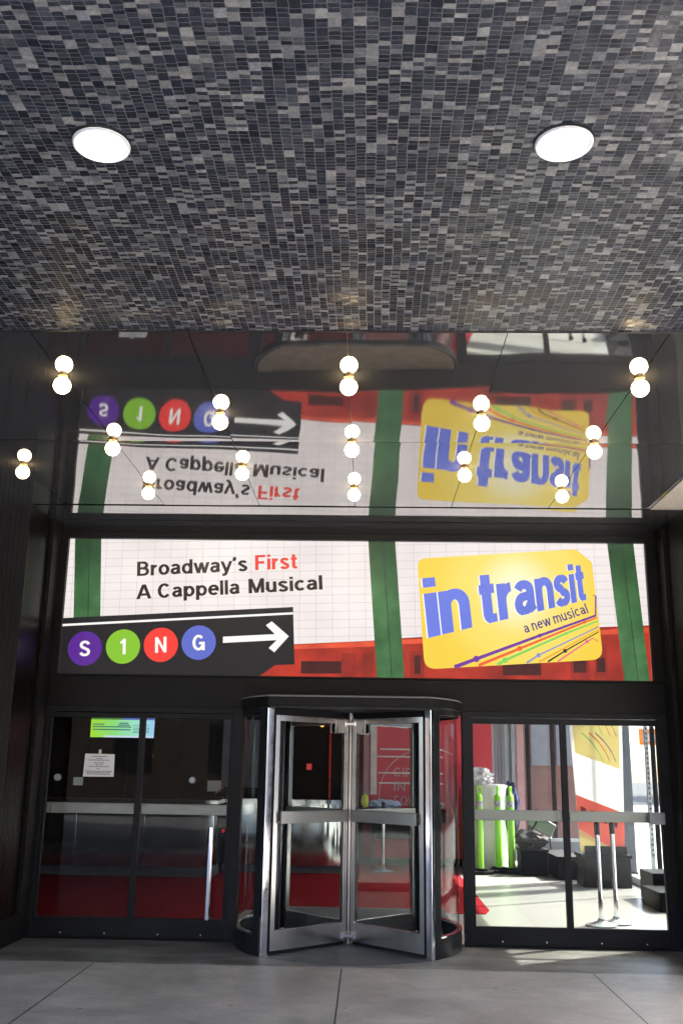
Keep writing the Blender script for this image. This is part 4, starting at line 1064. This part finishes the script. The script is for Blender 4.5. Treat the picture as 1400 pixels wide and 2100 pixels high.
# glazed corner of the lobby
t = thing('window_wall', 'street side glass wall of the lobby with steel mullions', 'window wall', (4.15, 3, 0))
for y in (.15, 4.4): MB().box(4.12, 4.18, y-.02, y+.02, .10, 3.5).build('mullion', 'door_frame', t, bevel=.003)
MB().box(4.08, 4.22, .12, 6.0, .0, .10).build('sill', 'galv', t, bevel=.003)
MB().box(4.146, 4.154, .18, 6.0, .10, 3.5).build('pane', 'tinted_pane', t)
t = thing('column', 'dark grey square column at the lobby corner', 'column', (4.15, 6.2, 0))
MB().box(3.98, 4.25, 6.0, 6.3, .0, 3.5).build('shaft', 'slate_wall', t, bevel=.005)
MB().box(3.965, 4.265, 5.985, 6.315, .0, .12).build('plinth', 'dark_panel', t)
t = thing('window_wall', 'rear glass wall of the lobby behind the lime posts', 'window wall', (3.3, 8.1, 0))
for x in (2.98, 3.42, 3.92): MB().box(x-.03, x+.03, 8.05, 8.15, .45, 3.5).build('mullion', 'door_frame', t)
MB().box(2.86, 4.25, 7.9, 8.2, .0, .45).build('sill', 'slate_wall', t)
MB().box(2.86, 4.25, 7.86, 7.899, .42, .47).build('sill_edge', 'galv', t)
MB().box(2.86, 4.25, 8.096, 8.104, .45, 3.5).build('pane', 'clear_pane', t)
t = thing('curtain', 'blue grey vertical blinds beside the red wall', 'blind', (2.6, 7.9, 0))
x = 2.302
while x < 2.70:
    MB().box(x, x+.055, 7.80+random.uniform(0, .03), 7.85, .1, 3.4).build('slat', random.choice(['galv', 'slate_wall', 'galv', 'facade_grey']), t); x += .058
MB().box(2.74, 2.86, 7.78, 7.9, 0, 3.5).build('end_post', 'pink_strip', t)
MB().lathe([(0, 0), (.035, 0), (.036, .12), (.018, .17), (.012, .2), (.012, .215), (0, .216)], (3.28, 7.92, .47), 16).build('bottle', 'bottle', smooth=True)
tag(bpy.data.objects['bottle'], 'small pale plastic bottle on the rear window sill', 'bottle')
# banner
t = thing('banner', 'tall banner with yellow top, white middle and red train below', 'banner', (3.5, 5.0, 0))
qb = quad_map((3.205, .47), (3.83, .47), (3.90, 2.62), (3.10, 2.62))
def bq(u0, v0, u1, v1, u2, v2, u3, v3): return [qb(u0, v0), qb(u1, v1), qb(u2, v2), qb(u3, v3)]
MB().prism(bq(0, 0, 1, 0, 1, 1, 0, 1), 5.0, 5.012).build('cloth', 'banner_white', t)
MB().prism(bq(.06, .70, .94, .60, .94, .995, .06, .995), 4.9965, 4.9990).build('yellow_print', 'banner_yellow', t)
MB().prism(bq(0.0, .13, 1.0, .0, 1.0, .305, 0, .43), 4.9965, 4.9990).build('train_print', 'banner_red', t)
MB().prism(bq(0.0, .005, .95, .002, .45, .09, 0, .185), 4.994, 4.9964).build('corner_print', 'banner_yellow', t)
for u in (.08, .30, .52, .74): MB().prism(bq(u, .30-.12*u, u+.11, .285-.12*u, u+.11, .345-.12*u, u, .36-.12*u), 4.9940, 4.9964).build('window_print', 'banner_dark', t)
for i, (mname, u0) in enumerate((('p_green', .30), ('p_red', .44), ('p_purple', .56))):
    b = MB()
    for q in (0, 1):
        pts = [(u0-.08*q, .98-.16*q), (u0+.14-.05*q, .93-.16*q), (u0+.24-.02*q, .87-.16*q), (u0+.33-.02*q, .80-.155*q)]
        for (ua, va), (ub, vb) in zip(pts[:-1], pts[1:]):
            (xa, za), (xb, zb) = qb(ua, va), qb(ub, vb)
            b.add([(xa, 4.995, za-.012), (xb, 4.995, zb-.012), (xb, 4.995, zb+.012), (xa, 4.995, za+.012)], [(0, 1, 2, 3)])
    b.build('line_print', mname, t)
line_text('tunes', (3.36, 1.60), (3.58, 1.59), .055, 'p_blue', 'lettering', 4.997, .12, t) if False else None
b = MB().tube([(3.08, 5.03, 2.63), (3.92, 5.03, 2.63)], .018); b.tube([(3.5, 5.05, .30), (3.5, 5.05, 2.63)], .015)
b.build('pole', 'galv', t, True)
t = thing('planter_box', 'black box planter under the banner', 'planter', (3.55, 5.2, 0))
MB().box(3.22, 3.90, 4.95, 5.45, .0, .40).build('box', 'dark_panel', t, bevel=.01)
MB().box(3.20, 3.92, 4.93, 5.47, .401, .45).build('rim', 'rubber', t, bevel=.008)
MB().box(3.26, 3.86, 4.98, 5.04, .451, .56).build('banner_foot', 'black', t)
t = thing('equipment_case', 'black stepped case beside the street window, lower right', 'case', (3.9, 3, 0))
MB().box(3.60, 4.06, 2.55, 3.3, .0, .22).build('lower_case', 'black_bag', t, bevel=.01)
MB().box(3.75, 4.06, 3.35, 3.95, .0, .36).build('upper_case', 'black_bag', t, bevel=.01)
# lobby partitions out of sight keep the light in
tag(MB().box(-6.75, -6.6, 0.2, 9.0, 0, 3.5).build('lobby_side_wall', 'dark_wood'), 'dark brown side wall at the far left of the lobby', 'wall')

# ================================================================== STREET on the right
t = thing('building', 'pale office building across the street on the right', 'building', (17, 25, 0))
MB().box(27, 39, -20, 70, -.14, 13).build('wall', 'facade_pale', t)
for k in range(9):
    for r_ in range(3):
        MB().box(26.95, 27.0-.001, -2+6*k, 1.5+6*k, 1.0+3.6*r_, 3.4+3.6*r_).build('window', 'window_dark', t)
t = thing('building', 'dark brown building seen through the rear lobby windows', 'building', (2, 13, 0))
MB().box(-8, 4.9, 12.5, 24, -.14, 16).build('wall', 'facade_brown', t)
for x in (3.1, 3.75, 4.3): MB().box(x, x+.4, 12.46, 12.499, 1.7, 2.9).build('window', 'slate_wall', t)
t = thing('street_sign', 'orange and brown street signs stacked on one post', 'sign', (6.15, 12, 0))
MB().tube([(6.3, 12.05, -.004), (6.3, 12.05, 3.2)], .04).build('post', 'galv', t, True)
s1 = MB().box(6.0, 6.55, 11.97, 12.0, 2.16, 2.50).build('orange_plate', 'sign_orange', t); MB().box(6.08, 6.47, 11.965, 11.9695, 2.24, 2.40).build('white_panel', 'banner_white', s1)
s2 = MB().box(5.98, 6.55, 11.97, 12.0, 2.56, 2.92).build('brown_plate', 'sign_brown', t); MB().prism([(6.08, 2.64), (6.46, 2.64), (6.27, 2.80)], 11.965, 11.9695).build('white_mark', 'banner_white', s2)
t = thing('sign_post', 'perforated steel sign post on the pavement outside the street window', 'post', (5.05, 8, 0))
b = MB().box(5.02, 5.08, 7.97, 8.03, -.004, 3.2)
b.build('tube', 'galv', t)
b = MB()
z = .2
while z < 3.1: b.box(5.035, 5.065, 7.966, 7.9695, z, z+.035); z += .085
b.build('hole', 'black', t)
t = thing('awning', 'white awning over a shop across the street', 'awning', (15, 22, 0))
MB().prism([(25.2, 3.0), (26.94, 3.0), (26.94, 3.9)], 26, 44).build('canvas', 'awning', t)
for y in (26.2, 43.8): MB().tube([(25.3, y, -.14), (25.3, y, 3.05)], .04).build('pole', 'galv', t)
# terrace behind the photographer, mirrored in the glass
t = thing('building', 'sandstone terrace across the street from the entrance', 'building', (0, -42, 0))
MB().box(-40, 40, -54, -42, -.14, 14).build('wall', 'facade_sand', t)
for k in range(14):
    for r_ in range(3): MB().box(-33+5*k, -31+5*k, -42, -41.96, 1.2+4*r_, 3.7+4*r_).build('window', 'window_dark', t)
